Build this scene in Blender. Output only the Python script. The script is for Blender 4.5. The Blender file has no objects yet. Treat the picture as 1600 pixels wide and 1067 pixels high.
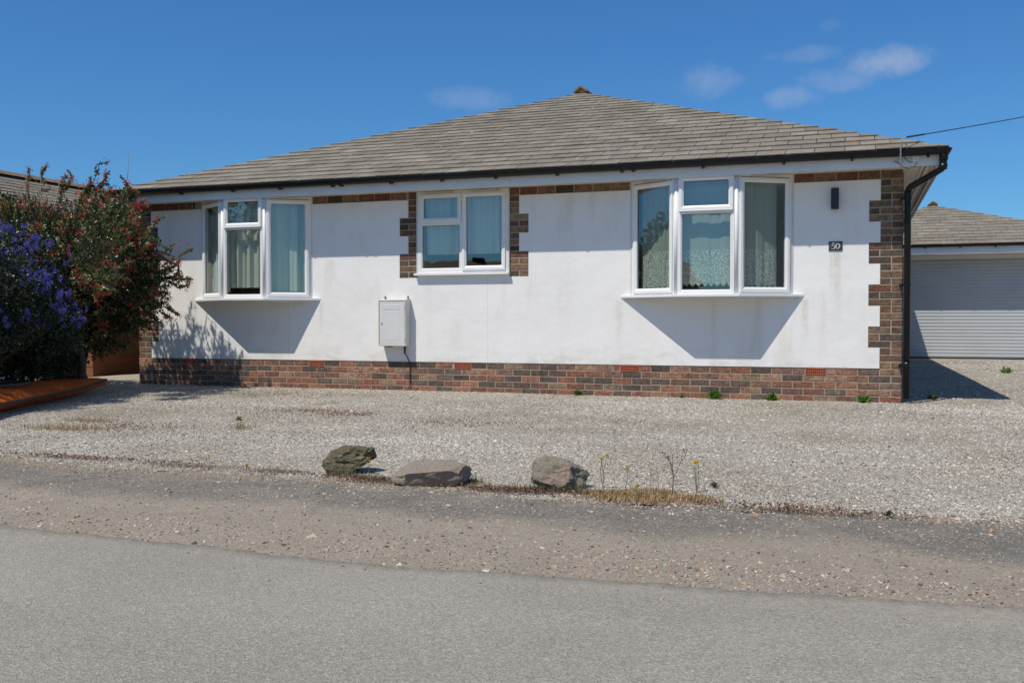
import bpy, bmesh, math, random
import numpy as np
from mathutils import Vector, Matrix
R = math.radians
random.seed(7)
RNG = np.random.default_rng(11)
scene = bpy.context.scene
COL = scene.collection

# ------------------------------------------------------------------ camera
CAM_H = 0.87
cam_data = bpy.data.cameras.new('camera')
cam_data.lens = 34.58
cam_data.sensor_width = 36.0
cam_data.clip_start = 0.05
cam_data.clip_end = 2000
cam = bpy.data.objects.new('camera', cam_data)
COL.objects.link(cam)
cam.location = (0, 0, CAM_H)
cam.rotation_euler = (R(90) - math.atan(32 / 1537.0), 0, R(19.1))
scene.camera = cam

# ------------------------------------------------------------------ sun and sky
SUNV = Vector((-0.29, -0.55, 1.0)).normalized()      # towards the sun
SUN_EL = math.asin(SUNV.z)
SUN_AZ = math.atan2(SUNV.x, SUNV.y)
sl = bpy.data.lights.new('sun', 'SUN')
sl.energy = 4.0
sl.angle = R(0.53)
sl.color = (1.0, 0.93, 0.82)
so = bpy.data.objects.new('sun', sl)
COL.objects.link(so)
so.rotation_euler = SUNV.to_track_quat('Z', 'Y').to_euler()

world = bpy.data.worlds.new('World')
scene.world = world
world.use_nodes = True
wn, wl = world.node_tree.nodes, world.node_tree.links
wn.clear()
w_out = wn.new('ShaderNodeOutputWorld')
w_bg = wn.new('ShaderNodeBackground')
w_sky = wn.new('ShaderNodeTexSky')
w_sky.sky_type = 'NISHITA'
w_sky.sun_disc = False
w_sky.sun_elevation = SUN_EL
w_sky.sun_rotation = SUN_AZ
w_sky.air_density = 1.0
w_sky.dust_density = 0.15
w_sky.ozone_density = 3.0
w_sky.altitude = 0
w_bg.inputs['Strength'].default_value = 0.11
wl.new(w_bg.outputs[0], w_out.inputs[0])


def wmath(op, a, b=None, c=None):
    n = wn.new('ShaderNodeMath')
    n.operation = op
    for i, v in enumerate((a, b, c)):
        if v is None:
            continue
        if isinstance(v, (int, float)):
            n.inputs[i].default_value = v
        else:
            wl.new(v, n.inputs[i])
    return n.outputs[0]


w_tc = wn.new('ShaderNodeTexCoord')
w_sep = wn.new('ShaderNodeSeparateXYZ')
wl.new(w_tc.outputs['Generated'], w_sep.inputs[0])
w_az = wmath('ARCTAN2', w_sep.outputs[0], w_sep.outputs[1])
w_el = wmath('ARCSINE', w_sep.outputs[2])
w_no = wn.new('ShaderNodeTexNoise')
w_no.inputs['Scale'].default_value = 34
w_no.inputs['Detail'].default_value = 7
w_no.inputs['Roughness'].default_value = 0.62
wl.new(w_tc.outputs['Generated'], w_no.inputs['Vector'])
w_nf = wmath('MULTIPLY', wmath('SUBTRACT', w_no.outputs[0], 0.5), 3.2)
cloud_total = None
# small fair-weather clouds: azimuth, elevation, half width, half height, density
for az, el, sa, se, dn in ((0.0284, 0.240, 0.040, 0.015, 0.42), (-0.1366, 0.2335, 0.030, 0.015, 0.25),
                           (-0.057, 0.213, 0.026, 0.011, 0.24), (-0.046, 0.2524, 0.040, 0.008, 0.13),
                           (-0.014, 0.228, 0.034, 0.012, 0.18), (-0.3754, 0.221, 0.045, 0.012, 0.16),
                           (-0.022, 0.2766, 0.010, 0.006, 0.06), (0.9, 0.3, 0.2, 0.05, 0.5), (-1.9, 0.25, 0.25, 0.05, 0.5),
                           (3.0, 0.35, 0.2, 0.06, 0.4)):
    dx = wmath('DIVIDE', wmath('SUBTRACT', w_az, az), sa)
    dy = wmath('DIVIDE', wmath('SUBTRACT', w_el, el), se)
    d2 = wmath('ADD', wmath('MULTIPLY', dx, dx), wmath('MULTIPLY', dy, dy))
    m = wmath('SUBTRACT', wmath('ADD', 1.0, w_nf), d2)
    cl = wn.new('ShaderNodeMapRange')
    cl.interpolation_type = 'SMOOTHSTEP'
    wl.new(m, cl.inputs[0])
    cl.inputs[1].default_value = -0.5
    cl.inputs[2].default_value = 1.5
    cl.inputs[3].default_value = 0
    cl.inputs[4].default_value = dn
    cloud_total = cl.outputs[0] if cloud_total is None else wmath('MAXIMUM', cloud_total, cl.outputs[0])
w_tint = wn.new('ShaderNodeMix')
w_tint.data_type = 'RGBA'
w_tint.blend_type = 'MULTIPLY'
w_tint.inputs[0].default_value = 1.0
wl.new(w_sky.outputs[0], w_tint.inputs[6])
w_ramp = wn.new('ShaderNodeValToRGB')             # clear, very deep blue air low down, paler towards the zenith
e_ = w_ramp.color_ramp.elements
e_[0].position, e_[0].color = 0.0, (0.34, 0.63, 0.86, 1)
e_[1].position, e_[1].color = 1.0, (0.85, 0.93, 0.98, 1)
for p_, c_ in ((0.12, (0.34, 0.66, 0.94, 1)), (0.34, (0.33, 0.69, 1.03, 1)), (0.55, (0.80, 0.92, 0.95, 1))):
    q_ = e_.new(p_)
    q_.color = c_
wl.new(w_el, w_ramp.inputs[0])
wl.new(w_ramp.outputs[0], w_tint.inputs[7])
w_mix = wn.new('ShaderNodeMix')
w_mix.data_type = 'RGBA'
wl.new(cloud_total, w_mix.inputs[0])
wl.new(w_tint.outputs[2], w_mix.inputs[6])
w_mix.inputs[7].default_value = (5.0, 5.3, 6.0, 1)
wl.new(w_mix.outputs[2], w_bg.inputs['Color'])

vs = scene.view_settings
vs.view_transform = 'Standard'
vs.look = 'None'
vs.gamma = 1
vs.exposure = 0.0
scene.cycles.max_bounces = 8
scene.cycles.transparent_max_bounces = 12


# ------------------------------------------------------------------ helpers
class MB:
    """collects faces (with a colour each) and links them as one mesh object"""
    def __init__(s):
        s.v, s.f, s.c = [], [], []

    def face(s, pts, col=None):
        i = len(s.v)
        s.v += [tuple(p) for p in pts]
        s.f.append(tuple(range(i, i + len(pts))))
        s.c.append(col)

    def poly(s, verts, faces, col=None):
        i = len(s.v)
        s.v += [tuple(p) for p in verts]
        for f in faces:
            s.f.append(tuple(i + k for k in f))
            s.c.append(col)

    def box(s, a, b, col=None):
        x0, y0, z0 = (min(a[k], b[k]) for k in range(3))
        x1, y1, z1 = (max(a[k], b[k]) for k in range(3))
        v = [(x0, y0, z0), (x1, y0, z0), (x1, y1, z0), (x0, y1, z0), (x0, y0, z1), (x1, y0, z1), (x1, y1, z1), (x0, y1, z1)]
        s.poly(v, [(0, 3, 2, 1), (4, 5, 6, 7), (0, 1, 5, 4), (1, 2, 6, 5), (2, 3, 7, 6), (3, 0, 4, 7)], col)

    def prism(s, poly, axis, a, b, col=None):
        """extrude a 2D polygon along an axis (0,1,2) from a to b"""
        def put(p, t):
            q = [p[0], p[1]]
            q.insert(axis, t)
            return tuple(q)
        n = len(poly)
        v = [put(p, a) for p in poly] + [put(p, b) for p in poly]
        f = [tuple(range(n))[::-1], tuple(range(n, 2 * n))] + [(i, (i + 1) % n, n + (i + 1) % n, n + i) for i in range(n)]
        s.poly(v, f, col)

    def tube(s, pts, rad, n=8, col=None, cap=True):
        pts = [Vector(p) for p in pts]
        if not hasattr(rad, '__len__'):
            rad = [rad] * len(pts)
        rings = []
        u = None
        for i, p in enumerate(pts):
            if i == 0:
                d = pts[1] - p
            elif i == len(pts) - 1:
                d = p - pts[i - 1]
            else:
                d = (pts[i + 1] - p).normalized() + (p - pts[i - 1]).normalized()
            if d.length < 1e-9:
                d = Vector((0, 0, 1))
            d.normalize()
            if u is None:
                u = d.orthogonal().normalized()
            else:
                u = (u - d * u.dot(d))
                u = u.normalized() if u.length > 1e-6 else d.orthogonal().normalized()
            w = d.cross(u)
            rings.append([p + (u * math.cos(t) + w * math.sin(t)) * rad[i] for t in [2 * math.pi * k / n for k in range(n)]])
        v = [q for r in rings for q in r]
        f = []
        for i in range(len(pts) - 1):
            for k in range(n):
                f.append((i * n + k, i * n + (k + 1) % n, (i + 1) * n + (k + 1) % n, (i + 1) * n + k))
        if cap:
            f.append(tuple(range(n))[::-1])
            f.append(tuple(range((len(pts) - 1) * n, len(pts) * n)))
        s.poly(v, f, col)

    def build(s, name, mat, parent=None, smooth=False, bevel=0, label=None, recalc=False):
        me = bpy.data.meshes.new(name)
        me.from_pydata(s.v, [], s.f)
        if any(c is not None for c in s.c):
            at = me.color_attributes.new('Col', 'FLOAT_COLOR', 'CORNER')
            cnt = np.array([len(f) for f in s.f])
            cc = np.array([(c if c is not None else (1, 1, 1)) for c in s.c], float)
            cc = np.repeat(cc, cnt, axis=0)
            at.data.foreach_set('color', np.concatenate([cc, np.ones((len(cc), 1))], 1).ravel())
        me.materials.append(mat)
        if smooth:
            me.polygons.foreach_set('use_smooth', [True] * len(me.polygons))
        if recalc:
            bm = bmesh.new()
            bm.from_mesh(me)
            bmesh.ops.remove_doubles(bm, verts=bm.verts, dist=1e-5)
            bmesh.ops.recalc_face_normals(bm, faces=bm.faces)
            bm.to_mesh(me)
            bm.free()
        me.update()
        o = bpy.data.objects.new(name, me)
        COL.objects.link(o)
        if bevel:
            m = o.modifiers.new('bevel', 'BEVEL')
            m.width = bevel
            m.segments = 2
            m.limit_method = 'ANGLE'
            m.angle_limit = R(40)
        if parent:
            attach(o, parent)
        if label:
            o['label'] = label
        return o


def attach(o, p):
    o.parent = p
    # every parent is unrotated and its own inverse already cancels its parent: its location is its world place
    o.matrix_parent_inverse = Matrix.Translation(-p.location)


def tag(o, label=None, cat=None, group=None, kind=None):
    if label: o['label'] = label
    if cat: o['category'] = cat
    if group: o['group'] = group
    if kind: o['kind'] = kind
    return o


def empty(name, loc, label, cat, group=None):
    o = bpy.data.objects.new(name, None)
    COL.objects.link(o)
    o.location = loc
    o.empty_display_size = 0.2
    return tag(o, label, cat, group)


def fast_mesh(name, V, F, mat, parent=None, cols=None, smooth=False):
    """V (n,3), F (m,k) numpy arrays"""
    me = bpy.data.meshes.new(name)
    k = F.shape[1]
    me.vertices.add(len(V))
    me.vertices.foreach_set('co', np.asarray(V, np.float32).ravel())
    me.loops.add(F.size)
    me.loops.foreach_set('vertex_index', F.astype(np.int32).ravel())
    me.polygons.add(len(F))
    me.polygons.foreach_set('loop_start', np.arange(0, F.size, k, dtype=np.int32))
    if smooth:
        me.polygons.foreach_set('use_smooth', np.ones(len(F), bool))
    if cols is not None:
        at = me.color_attributes.new('Col', 'FLOAT_COLOR', 'CORNER')
        cc = np.repeat(cols, k, axis=0)
        at.data.foreach_set('color', np.concatenate([cc, np.ones((len(cc), 1))], 1).astype(np.float32).ravel())
    me.materials.append(mat)
    me.update(calc_edges=True)
    me.validate()
    o = bpy.data.objects.new(name, me)
    COL.objects.link(o)
    if parent:
        attach(o, parent)
    return o


# ------------------------------------------------------------------ material kit
class NT:
    def __init__(s, name):
        s.m = bpy.data.materials.new(name)
        s.m.use_nodes = True
        s.t = s.m.node_tree
        s.n, s.l = s.t.nodes, s.t.links
        s.b = s.n['Principled BSDF']
        s.out = s.n['Material Output']
        s.co = s.n.new('ShaderNodeTexCoord').outputs['Object']

    def set(s, key, v):
        if hasattr(v, 'is_linked'):
            s.l.new(v, s.b.inputs[key])
        elif isinstance(v, tuple) and len(v) == 3:
            s.b.inputs[key].default_value = (*v, 1)
        else:
            s.b.inputs[key].default_value = v

    def noise(s, scale, detail=4, rough=0.55, stretch=None, vec=None, out=0, dist=0.0):
        n = s.n.new('ShaderNodeTexNoise')
        n.inputs['Scale'].default_value = scale
        n.inputs['Detail'].default_value = detail
        n.inputs['Roughness'].default_value = rough
        n.inputs['Distortion'].default_value = dist
        v = vec or s.co
        if stretch:
            mp = s.n.new('ShaderNodeMapping')
            mp.inputs['Scale'].default_value = stretch
            s.l.new(v, mp.inputs[0])
            v = mp.outputs[0]
        s.l.new(v, n.inputs['Vector'])
        return n.outputs[out]

    def voro(s, scale, feature='F1', out='Distance', rnd=1.0, vec=None):
        n = s.n.new('ShaderNodeTexVoronoi')
        n.feature = feature
        n.inputs['Scale'].default_value = scale
        n.inputs['Randomness'].default_value = rnd
        s.l.new(vec or s.co, n.inputs['Vector'])
        return n.outputs[out]

    def math(s, op, a, b=None, c=None, clamp=False):
        n = s.n.new('ShaderNodeMath')
        n.operation = op
        n.use_clamp = clamp
        for i, v in enumerate((a, b, c)):
            if v is None: continue
            if isinstance(v, (int, float)): n.inputs[i].default_value = v
            else: s.l.new(v, n.inputs[i])
        return n.outputs[0]

    def ramp(s, fac, stops):
        n = s.n.new('ShaderNodeValToRGB')
        e = n.color_ramp.elements
        while len(e) > 1: e.remove(e[-1])
        for i, (p, c) in enumerate(stops):
            if i: q = e.new(p)
            else:
                q = e[0]
                q.position = p
            q.color = (*c, 1) if isinstance(c, tuple) else (c, c, c, 1)
        s.l.new(fac, n.inputs[0])
        return n.outputs[0]

    def mix(s, fac, a, b, mode='MIX'):
        n = s.n.new('ShaderNodeMix')
        n.data_type = 'RGBA'
        n.blend_type = mode
        for i, v in ((0, fac), (6, a), (7, b)):
            if isinstance(v, tuple): n.inputs[i].default_value = (*v, 1)
            elif isinstance(v, (int, float)): n.inputs[i].default_value = v
            else: s.l.new(v, n.inputs[i])
        return n.outputs[2]

    def range(s, v, a, b, c=0.0, d=1.0, smooth=True):
        n = s.n.new('ShaderNodeMapRange')
        if smooth: n.interpolation_type = 'SMOOTHSTEP'
        s.l.new(v, n.inputs[0])
        for i, q in enumerate((a, b, c, d)): n.inputs[i + 1].default_value = q
        return n.outputs[0]

    def attr(s, name='Col', out='Color'):
        n = s.n.new('ShaderNodeAttribute')
        n.attribute_name = name
        return n.outputs[out]

    def sep(s, v=None):
        n = s.n.new('ShaderNodeSeparateXYZ')
        s.l.new(v or s.co, n.inputs[0])
        return n.outputs

    def bump(s, h, dist=0.01, strength=1.0, prev=None):
        n = s.n.new('ShaderNodeBump')
        n.inputs['Strength'].default_value = strength
        n.inputs['Distance'].default_value = dist
        s.l.new(h, n.inputs['Height'])
        if prev is not None: s.l.new(prev, n.inputs['Normal'])
        s.l.new(n.outputs[0], s.b.inputs['Normal'])
        return n.outputs[0]


def simple(name, col, rough=0.6, var=0.12, scale=8, bump=0.0, bscale=60, metal=0.0, spec=0.5, attr=False):
    m = NT(name)
    base = m.attr() if attr else col
    if var:
        nz = m.noise(scale, 5)
        base = m.mix(1.0, base, m.ramp(nz, [(0.3, 1 - var), (0.7, 1 + var)]), 'MULTIPLY')
    m.set('Base Color', base)
    m.set('Roughness', rough)
    m.set('Metallic', metal)
    m.set('Specular IOR Level', spec)
    if bump: m.bump(m.noise(bscale, 4), bump)
    return m.m


# white masonry paint over render, faintly stained
def mat_render():
    m = NT('white_render')
    x = m.sep()
    streak = m.noise(1.0, 5, 0.6, stretch=(3.6, 1, 0.5))
    blot = m.noise(1.1, 5, 0.6)
    spots = m.noise(7, 4, 0.65)
    s1 = m.math('MULTIPLY', m.range(streak, 0.47, 0.75), m.range(blot, 0.40, 0.7))
    s2 = m.range(spots, 0.62, 0.8, 0, 0.35)
    c = m.mix(m.math('MULTIPLY', s1, 1.0), (0.84, 0.83, 0.815), (0.64, 0.615, 0.51))
    c = m.mix(s2, c, (0.66, 0.655, 0.63))
    c = m.mix(m.range(m.noise(2.3, 6, 0.7), 0.45, 0.8, 0, 0.45), c, (0.70, 0.68, 0.62))
    # splash-back dirt just above the plinth
    low = m.math('MULTIPLY', m.range(x[2], 0.36, 0.62, 1, 0), m.range(m.noise(3.5, 5, 0.6, stretch=(1, 1, 2.5)), 0.45, 0.75))
    c = m.mix(m.math('MULTIPLY', low, 0.7), c, (0.60, 0.575, 0.49))
    # drip marks below the number plate and the two ends of each bay sill
    tot = None
    for cx, w, top, ln, a in ((-0.16, 0.06, 1.62, 0.95, 0.5), (-0.22, 0.03, 1.60, 0.6, 0.4), (-2.57, 0.06, 1.10, 0.75, 0.35), (-0.50, 0.05, 1.10, 0.6, 0.45),
                              (-8.45, 0.05, 1.1, 0.6, 0.25), (-6.52, 0.04, 1.1, 0.5, 0.35), (-4.0, 0.05, 1.40, 0.9, 0.16), (-5.0, 0.10, 1.38, 0.8, 0.14), (-5.43, 0.3, 1.16, 0.12, 0.10)):
        dx = m.math('DIVIDE', m.math('ABSOLUTE', m.math('SUBTRACT', m.math('ADD', x[0], m.math('MULTIPLY', m.math('SUBTRACT', m.noise(5, 3), 0.5), 0.05)), cx)), w)
        a1 = m.range(dx, 0.1, 1.2, a, 0)
        a2 = m.math('MULTIPLY', m.range(x[2], top - ln, top - 0.1, 0, 1), m.range(x[2], top - 0.01, top + 0.01, 1, 0))
        k = m.math('MULTIPLY', m.math('MULTIPLY', a1, a2), m.range(m.noise(30, 3), 0.3, 0.65, 0.4, 1))
        tot = k if tot is None else m.math('MAXIMUM', tot, k)
    c = m.mix(tot, c, (0.50, 0.48, 0.37))
    # hairline movement joints in the render
    jt = None
    for jx in (-4.21, -7.0):
        k = m.range(m.math('ABSOLUTE', m.math('SUBTRACT', x[0], jx)), 0.002, 0.005, 0.3, 0)
        jt = k if jt is None else m.math('MAXIMUM', jt, k)
    c = m.mix(jt, c, (0.4, 0.4, 0.38))
    m.set('Base Color', c)
    m.set('Roughness', 0.75)
    m.set('Specular IOR Level', 0.3)
    p = m.bump(m.noise(2.2, 3), 0.03, 0.45)
    p = m.bump(m.noise(12, 5, 0.65), 0.006, 0.35, p)
    m.bump(m.noise(140, 3), 0.0015, 0.7, p)
    return m.m


def mat_brick():
    m = NT('brick')
    base = m.attr()
    n1 = m.noise(22, 5, 0.65)
    n2 = m.noise(90, 4, 0.7)
    c = m.mix(1.0, base, m.ramp(n1, [(0.25, 0.50), (0.5, 1.0), (0.75, 1.45)]), 'MULTIPLY')
    c = m.mix(m.range(m.noise(9, 5, 0.7), 0.6, 0.78, 0, 0.35), c, (0.44, 0.34, 0.25))
    c = m.mix(m.range(m.noise(11, 5, 0.7, dist=1.0), 0.52, 0.62, 0, 0.55), c, (0.10, 0.075, 0.062))
    c = m.mix(m.range(m.noise(13, 4, 0.7, dist=1.0), 0.62, 0.72, 0, 0.5), c, (0.36, 0.13, 0.07))
    c = m.mix(m.range(m.noise(14, 4, 0.7, dist=1.5), 0.66, 0.74, 0, 0.6), c, (0.05, 0.045, 0.045))
    m.set('Base Color', c)
    m.set('Roughness', 0.9)
    m.set('Specular IOR Level', 0.2)
    crease = m.noise(14, 5, 0.65, stretch=(1, 1, 2.2), dist=2.5)
    p = m.bump(crease, 0.02, 1.0)
    m.bump(n2, 0.004, 0.7, p)
    return m.m


def mat_mortar():
    m = NT('mortar')
    c = m.mix(m.noise(12, 4), (0.44, 0.385, 0.285), (0.32, 0.275, 0.195))
    c = m.mix(m.range(m.sep()[2], 0.10, 0.2, 0.0, 0.0), c, (0.2, 0.2, 0.1))
    m.set('Base Color', c)
    m.set('Roughness', 0.95)
    m.bump(m.noise(150, 3), 0.004)
    return m.m


def mat_slate():
    m = NT('roof_slate')
    base = m.attr()
    c = m.mix(1.0, base, m.ramp(m.noise(2.5, 6, 0.7), [(0.28, 0.68), (0.72, 1.22)]), 'MULTIPLY')
    c = m.mix(1.0, c, m.ramp(m.noise(45, 4, 0.7), [(0.2, 0.60), (0.8, 1.38)]), 'MULTIPLY')
    # pale lichen specks, orange lichen rosettes, brownish weathering
    c = m.mix(m.range(m.noise(0.9, 5, 0.65), 0.45, 0.72, 0, 0.55), c, (0.185, 0.15, 0.105))
    w = m.voro(7, 'F1')
    wm = m.math('MULTIPLY', m.range(w, 0.10, 0.16, 0.75, 0), m.range(m.noise(3.0, 2), 0.56, 0.62))
    c = m.mix(wm, c, (0.55, 0.55, 0.50))
    o = m.voro(2.1, 'F1', vec=None)
    om = m.math('MULTIPLY', m.range(m.math('ADD', o, m.math('MULTIPLY', m.noise(30, 3), 0.12)), 0.15, 0.19, 0.75, 0), m.range(m.noise(0.8, 2), 0.48, 0.56))
    c = m.mix(om, c, (0.46, 0.20, 0.055))
    m.set('Base Color', c)
    m.set('Roughness', 0.86)
    m.set('Specular IOR Level', 0.25)
    m.bump(m.noise(60, 5, 0.7), 0.006, 0.7)
    return m.m


def mat_glass():
    m = NT('window_glass')
    # Schlick reflectance of a double-glazed unit, the same from either side
    geo = m.n.new('ShaderNodeNewGeometry')
    dt = m.n.new('ShaderNodeVectorMath'); dt.operation = 'DOT_PRODUCT'
    m.l.new(geo.outputs['Incoming'], dt.inputs[0]); m.l.new(geo.outputs['True Normal'], dt.inputs[1])
    cosv = m.math('ABSOLUTE', dt.outputs['Value'])
    fac = m.math('ADD', m.math('MULTIPLY', m.math('POWER', m.math('SUBTRACT', 1.0, cosv), 5.0), 0.82), 0.17, clamp=True)
    tr = m.n.new('ShaderNodeBsdfTransparent')
    tr.inputs[0].default_value = (0.84, 0.90, 0.86, 1)
    gl = m.n.new('ShaderNodeBsdfGlossy')
    gl.inputs['Roughness'].default_value = 0.0
    gl.inputs['Color'].default_value = (0.92, 0.98, 0.97, 1)
    mx = m.n.new('ShaderNodeMixShader')
    m.l.new(fac, mx.inputs[0])
    m.l.new(tr.outputs[0], mx.inputs[1])
    m.l.new(gl.outputs[0], mx.inputs[2])
    # dust and old rain spots on the outside of the pane
    du = m.n.new('ShaderNodeBsdfDiffuse')
    du.inputs[0].default_value = (0.6, 0.62, 0.6, 1)
    m2 = m.n.new('ShaderNodeMixShader')
    dust = m.math('MULTIPLY', m.range(m.noise(120, 4, 0.8), 0.55, 0.75), m.range(m.noise(5, 3), 0.35, 0.7, 0.02, 0.16))
    m.l.new(dust, m2.inputs[0])
    m.l.new(mx.outputs[0], m2.inputs[1])
    m.l.new(du.outputs[0], m2.inputs[2])
    b = m.n.new('ShaderNodeBump')
    b.inputs['Distance'].default_value = 0.02
    b.inputs['Strength'].default_value = 0.08
    m.l.new(m.noise(1.8, 2), b.inputs['Height'])
    m.l.new(b.outputs[0], gl.inputs['Normal'])
    m.l.new(m2.outputs[0], m.out.inputs[0])
    return m.m


def mat_net(lace_top, name, col=(0.62, 0.70, 0.66), open_=0.45, open_lace=0.30, lace_scale=26):
    """net curtain: see-through weave; denser patterned lace below the height lace_top"""
    m = NT(name)
    x = m.sep()
    df = m.n.new('ShaderNodeBsdfDiffuse')
    df.inputs[0].default_value = (*col, 1)
    tl = m.n.new('ShaderNodeBsdfTranslucent')
    tl.inputs[0].default_value = (*col, 1)
    a = m.n.new('ShaderNodeMixShader')
    a.inputs[0].default_value = 0.25
    m.l.new(df.outputs[0], a.inputs[1])
    m.l.new(tl.outputs[0], a.inputs[2])
    tr = m.n.new('ShaderNodeBsdfTransparent')
    mx = m.n.new('ShaderNodeMixShader')
    vv = m.math('ADD', m.voro(lace_scale, 'F1'), m.math('MULTIPLY', m.math('SUBTRACT', m.noise(lace_scale * 1.5, 3), 0.5), 0.5))
    pat = m.range(vv, 0.2, 0.6, open_lace - 0.15, open_lace + 0.40)
    band = m.range(x[2], lace_top - 0.01, lace_top + 0.01, 1, 0)
    fac = m.math('ADD', m.math('MULTIPLY', band, pat), m.math('MULTIPLY', m.math('SUBTRACT', 1.0, band), open_))
    m.l.new(fac, mx.inputs[0])
    m.l.new(a.outputs[0], mx.inputs[1])
    m.l.new(tr.outputs[0], mx.inputs[2])
    m.l.new(mx.outputs[0], m.out.inputs[0])
    return m.m


def mat_leaf(name, rough=0.45, trans=0.25):
    m = NT(name)
    c = m.attr()
    m.set('Base Color', c)
    m.set('Roughness', rough)
    m.set('Specular IOR Level', 0.5)
    tl = m.n.new('ShaderNodeBsdfTranslucent')
    m.l.new(c, tl.inputs[0])
    mx = m.n.new('ShaderNodeMixShader')
    mx.inputs[0].default_value = trans
    m.l.new(m.b.outputs[0], mx.inputs[1])
    m.l.new(tl.outputs[0], mx.inputs[2])
    m.l.new(mx.outputs[0], m.out.inputs[0])
    return m.m


def stones_layer(m, scale, stops, vec=None):
    """one layer of packed chips: per-cell colour plus rounded height"""
    v = m.n.new('ShaderNodeTexVoronoi')
    v.inputs['Scale'].default_value = scale
    m.l.new(vec or m.co, v.inputs['Vector'])
    s = m.n.new('ShaderNodeSeparateXYZ')
    m.l.new(v.outputs['Color'], s.inputs[0])
    return m.ramp(s.outputs[0], stops), v.outputs['Distance'], s.outputs[1]


def mat_gravel():
    m = NT('gravel_surface')
    c1, d1, r1 = stones_layer(m, 110, [(0.0, (0.14, 0.12, 0.095)), (0.25, (0.41, 0.375, 0.325)), (0.6, (0.56, 0.52, 0.46)), (0.9, (0.65, 0.605, 0.53)), (1, (0.78, 0.74, 0.67))])
    c2, d2, r2 = stones_layer(m, 170, [(0.0, (0.18, 0.155, 0.125)), (0.5, (0.45, 0.41, 0.35)), (1, (0.66, 0.61, 0.54))])
    c = m.mix(m.range(m.noise(40, 2), 0.45, 0.55), c1, c2)
    big = m.noise(0.55, 5, 0.6)
    c = m.mix(1.0, c, m.ramp(big, [(0.3, (0.70, 0.66, 0.60)), (0.5, (0.93, 0.91, 0.88)), (0.72, (1.08, 1.08, 1.08))]), 'MULTIPLY')
    # earth and leaf litter showing through in places
    lit = m.math('MULTIPLY', m.range(m.noise(2.2, 6, 0.7), 0.60, 0.72), m.range(m.noise(25, 4), 0.45, 0.6))
    c = m.mix(m.math('MULTIPLY', lit, 0.7), c, (0.16, 0.11, 0.08))
    m.set('Base Color', c)
    m.set('Roughness', 0.95)
    m.set('Specular IOR Level', 0.15)
    h = m.math('SUBTRACT', 1.0, m.math('MULTIPLY', d1, 1.0))
    p = m.bump(h, 0.013, 0.85)
    m.bump(m.noise(220, 3), 0.006, 0.8, p)
    return m.m


def mat_verge():
    m = NT('verge_dirt_and_old_tarmac')
    x = m.sep()
    wob = m.math('MULTIPLY', m.math('SUBTRACT', m.noise(1.4, 5, 0.6), 0.5), 0.75)
    y = m.math('ADD', x[1], wob)
    # dark worn tarmac strip at the back, pinkish sandy dirt in front
    dark = m.range(y, 3.88, 4.26)
    patchy = m.range(m.noise(2.0, 6, 0.65), 0.28, 0.55, 0.55, 1.0)
    dirt = m.mix(m.noise(3, 6, 0.65), (0.41, 0.345, 0.275), (0.56, 0.485, 0.40))
    dirt = m.mix(m.range(m.noise(9, 5), 0.5, 0.8, 0, 0.6), dirt, (0.56, 0.49, 0.395))
    tar = m.mix(m.noise(30, 5, 0.7), (0.145, 0.137, 0.122), (0.33, 0.312, 0.28))
    c = m.mix(m.math('MULTIPLY', dark, patchy), dirt, tar)
    back = m.range(m.math('ADD', x[1], m.math('MULTIPLY', m.math('SUBTRACT', m.noise(2.5, 5), 0.5), 0.25)), 4.66, 4.78)
    c = m.mix(back, c, (0.38, 0.31, 0.23))
    lip = m.range(m.math('ABSOLUTE', m.math('SUBTRACT', m.math('ADD', x[1], m.math('MULTIPLY', m.math('SUBTRACT', m.noise(1.2, 4), 0.5), 0.16)), 4.585)), 0.008, 0.03, 0.55, 0)
    c = m.mix(m.math('MULTIPLY', lip, m.range(m.noise(1.1, 3), 0.42, 0.6)), c, (0.40, 0.39, 0.36))
    # grit: three sizes of chips, sparse
    for sc, th, k in ((75, 0.74, 1.0), (130, 0.62, 0.8), (260, 0.35, 0.6)):
        cc, d, r = stones_layer(m, sc, [(0.0, (0.12, 0.105, 0.09)), (0.3, (0.34, 0.26, 0.20)), (0.6, (0.48, 0.43, 0.37)), (1, (0.72, 0.67, 0.60))])
        mask = m.math('MULTIPLY', m.range(r, th, th + 0.05, 0, k), m.range(d, 0.42, 0.5, 1, 0))
        mask = m.math('MULTIPLY', mask, m.range(m.noise(4.5, 4), 0.3, 0.55, 0.25, 1))
        c = m.mix(mask, c, cc)
    m.set('Base Color', c)
    m.set('Roughness', 0.95)
    m.set('Specular IOR Level', 0.15)
    p = m.bump(m.noise(14, 6, 0.7), 0.03, 0.7)
    m.bump(m.noise(170, 4, 0.75), 0.012, 1.0, p)
    return m.m


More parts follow.
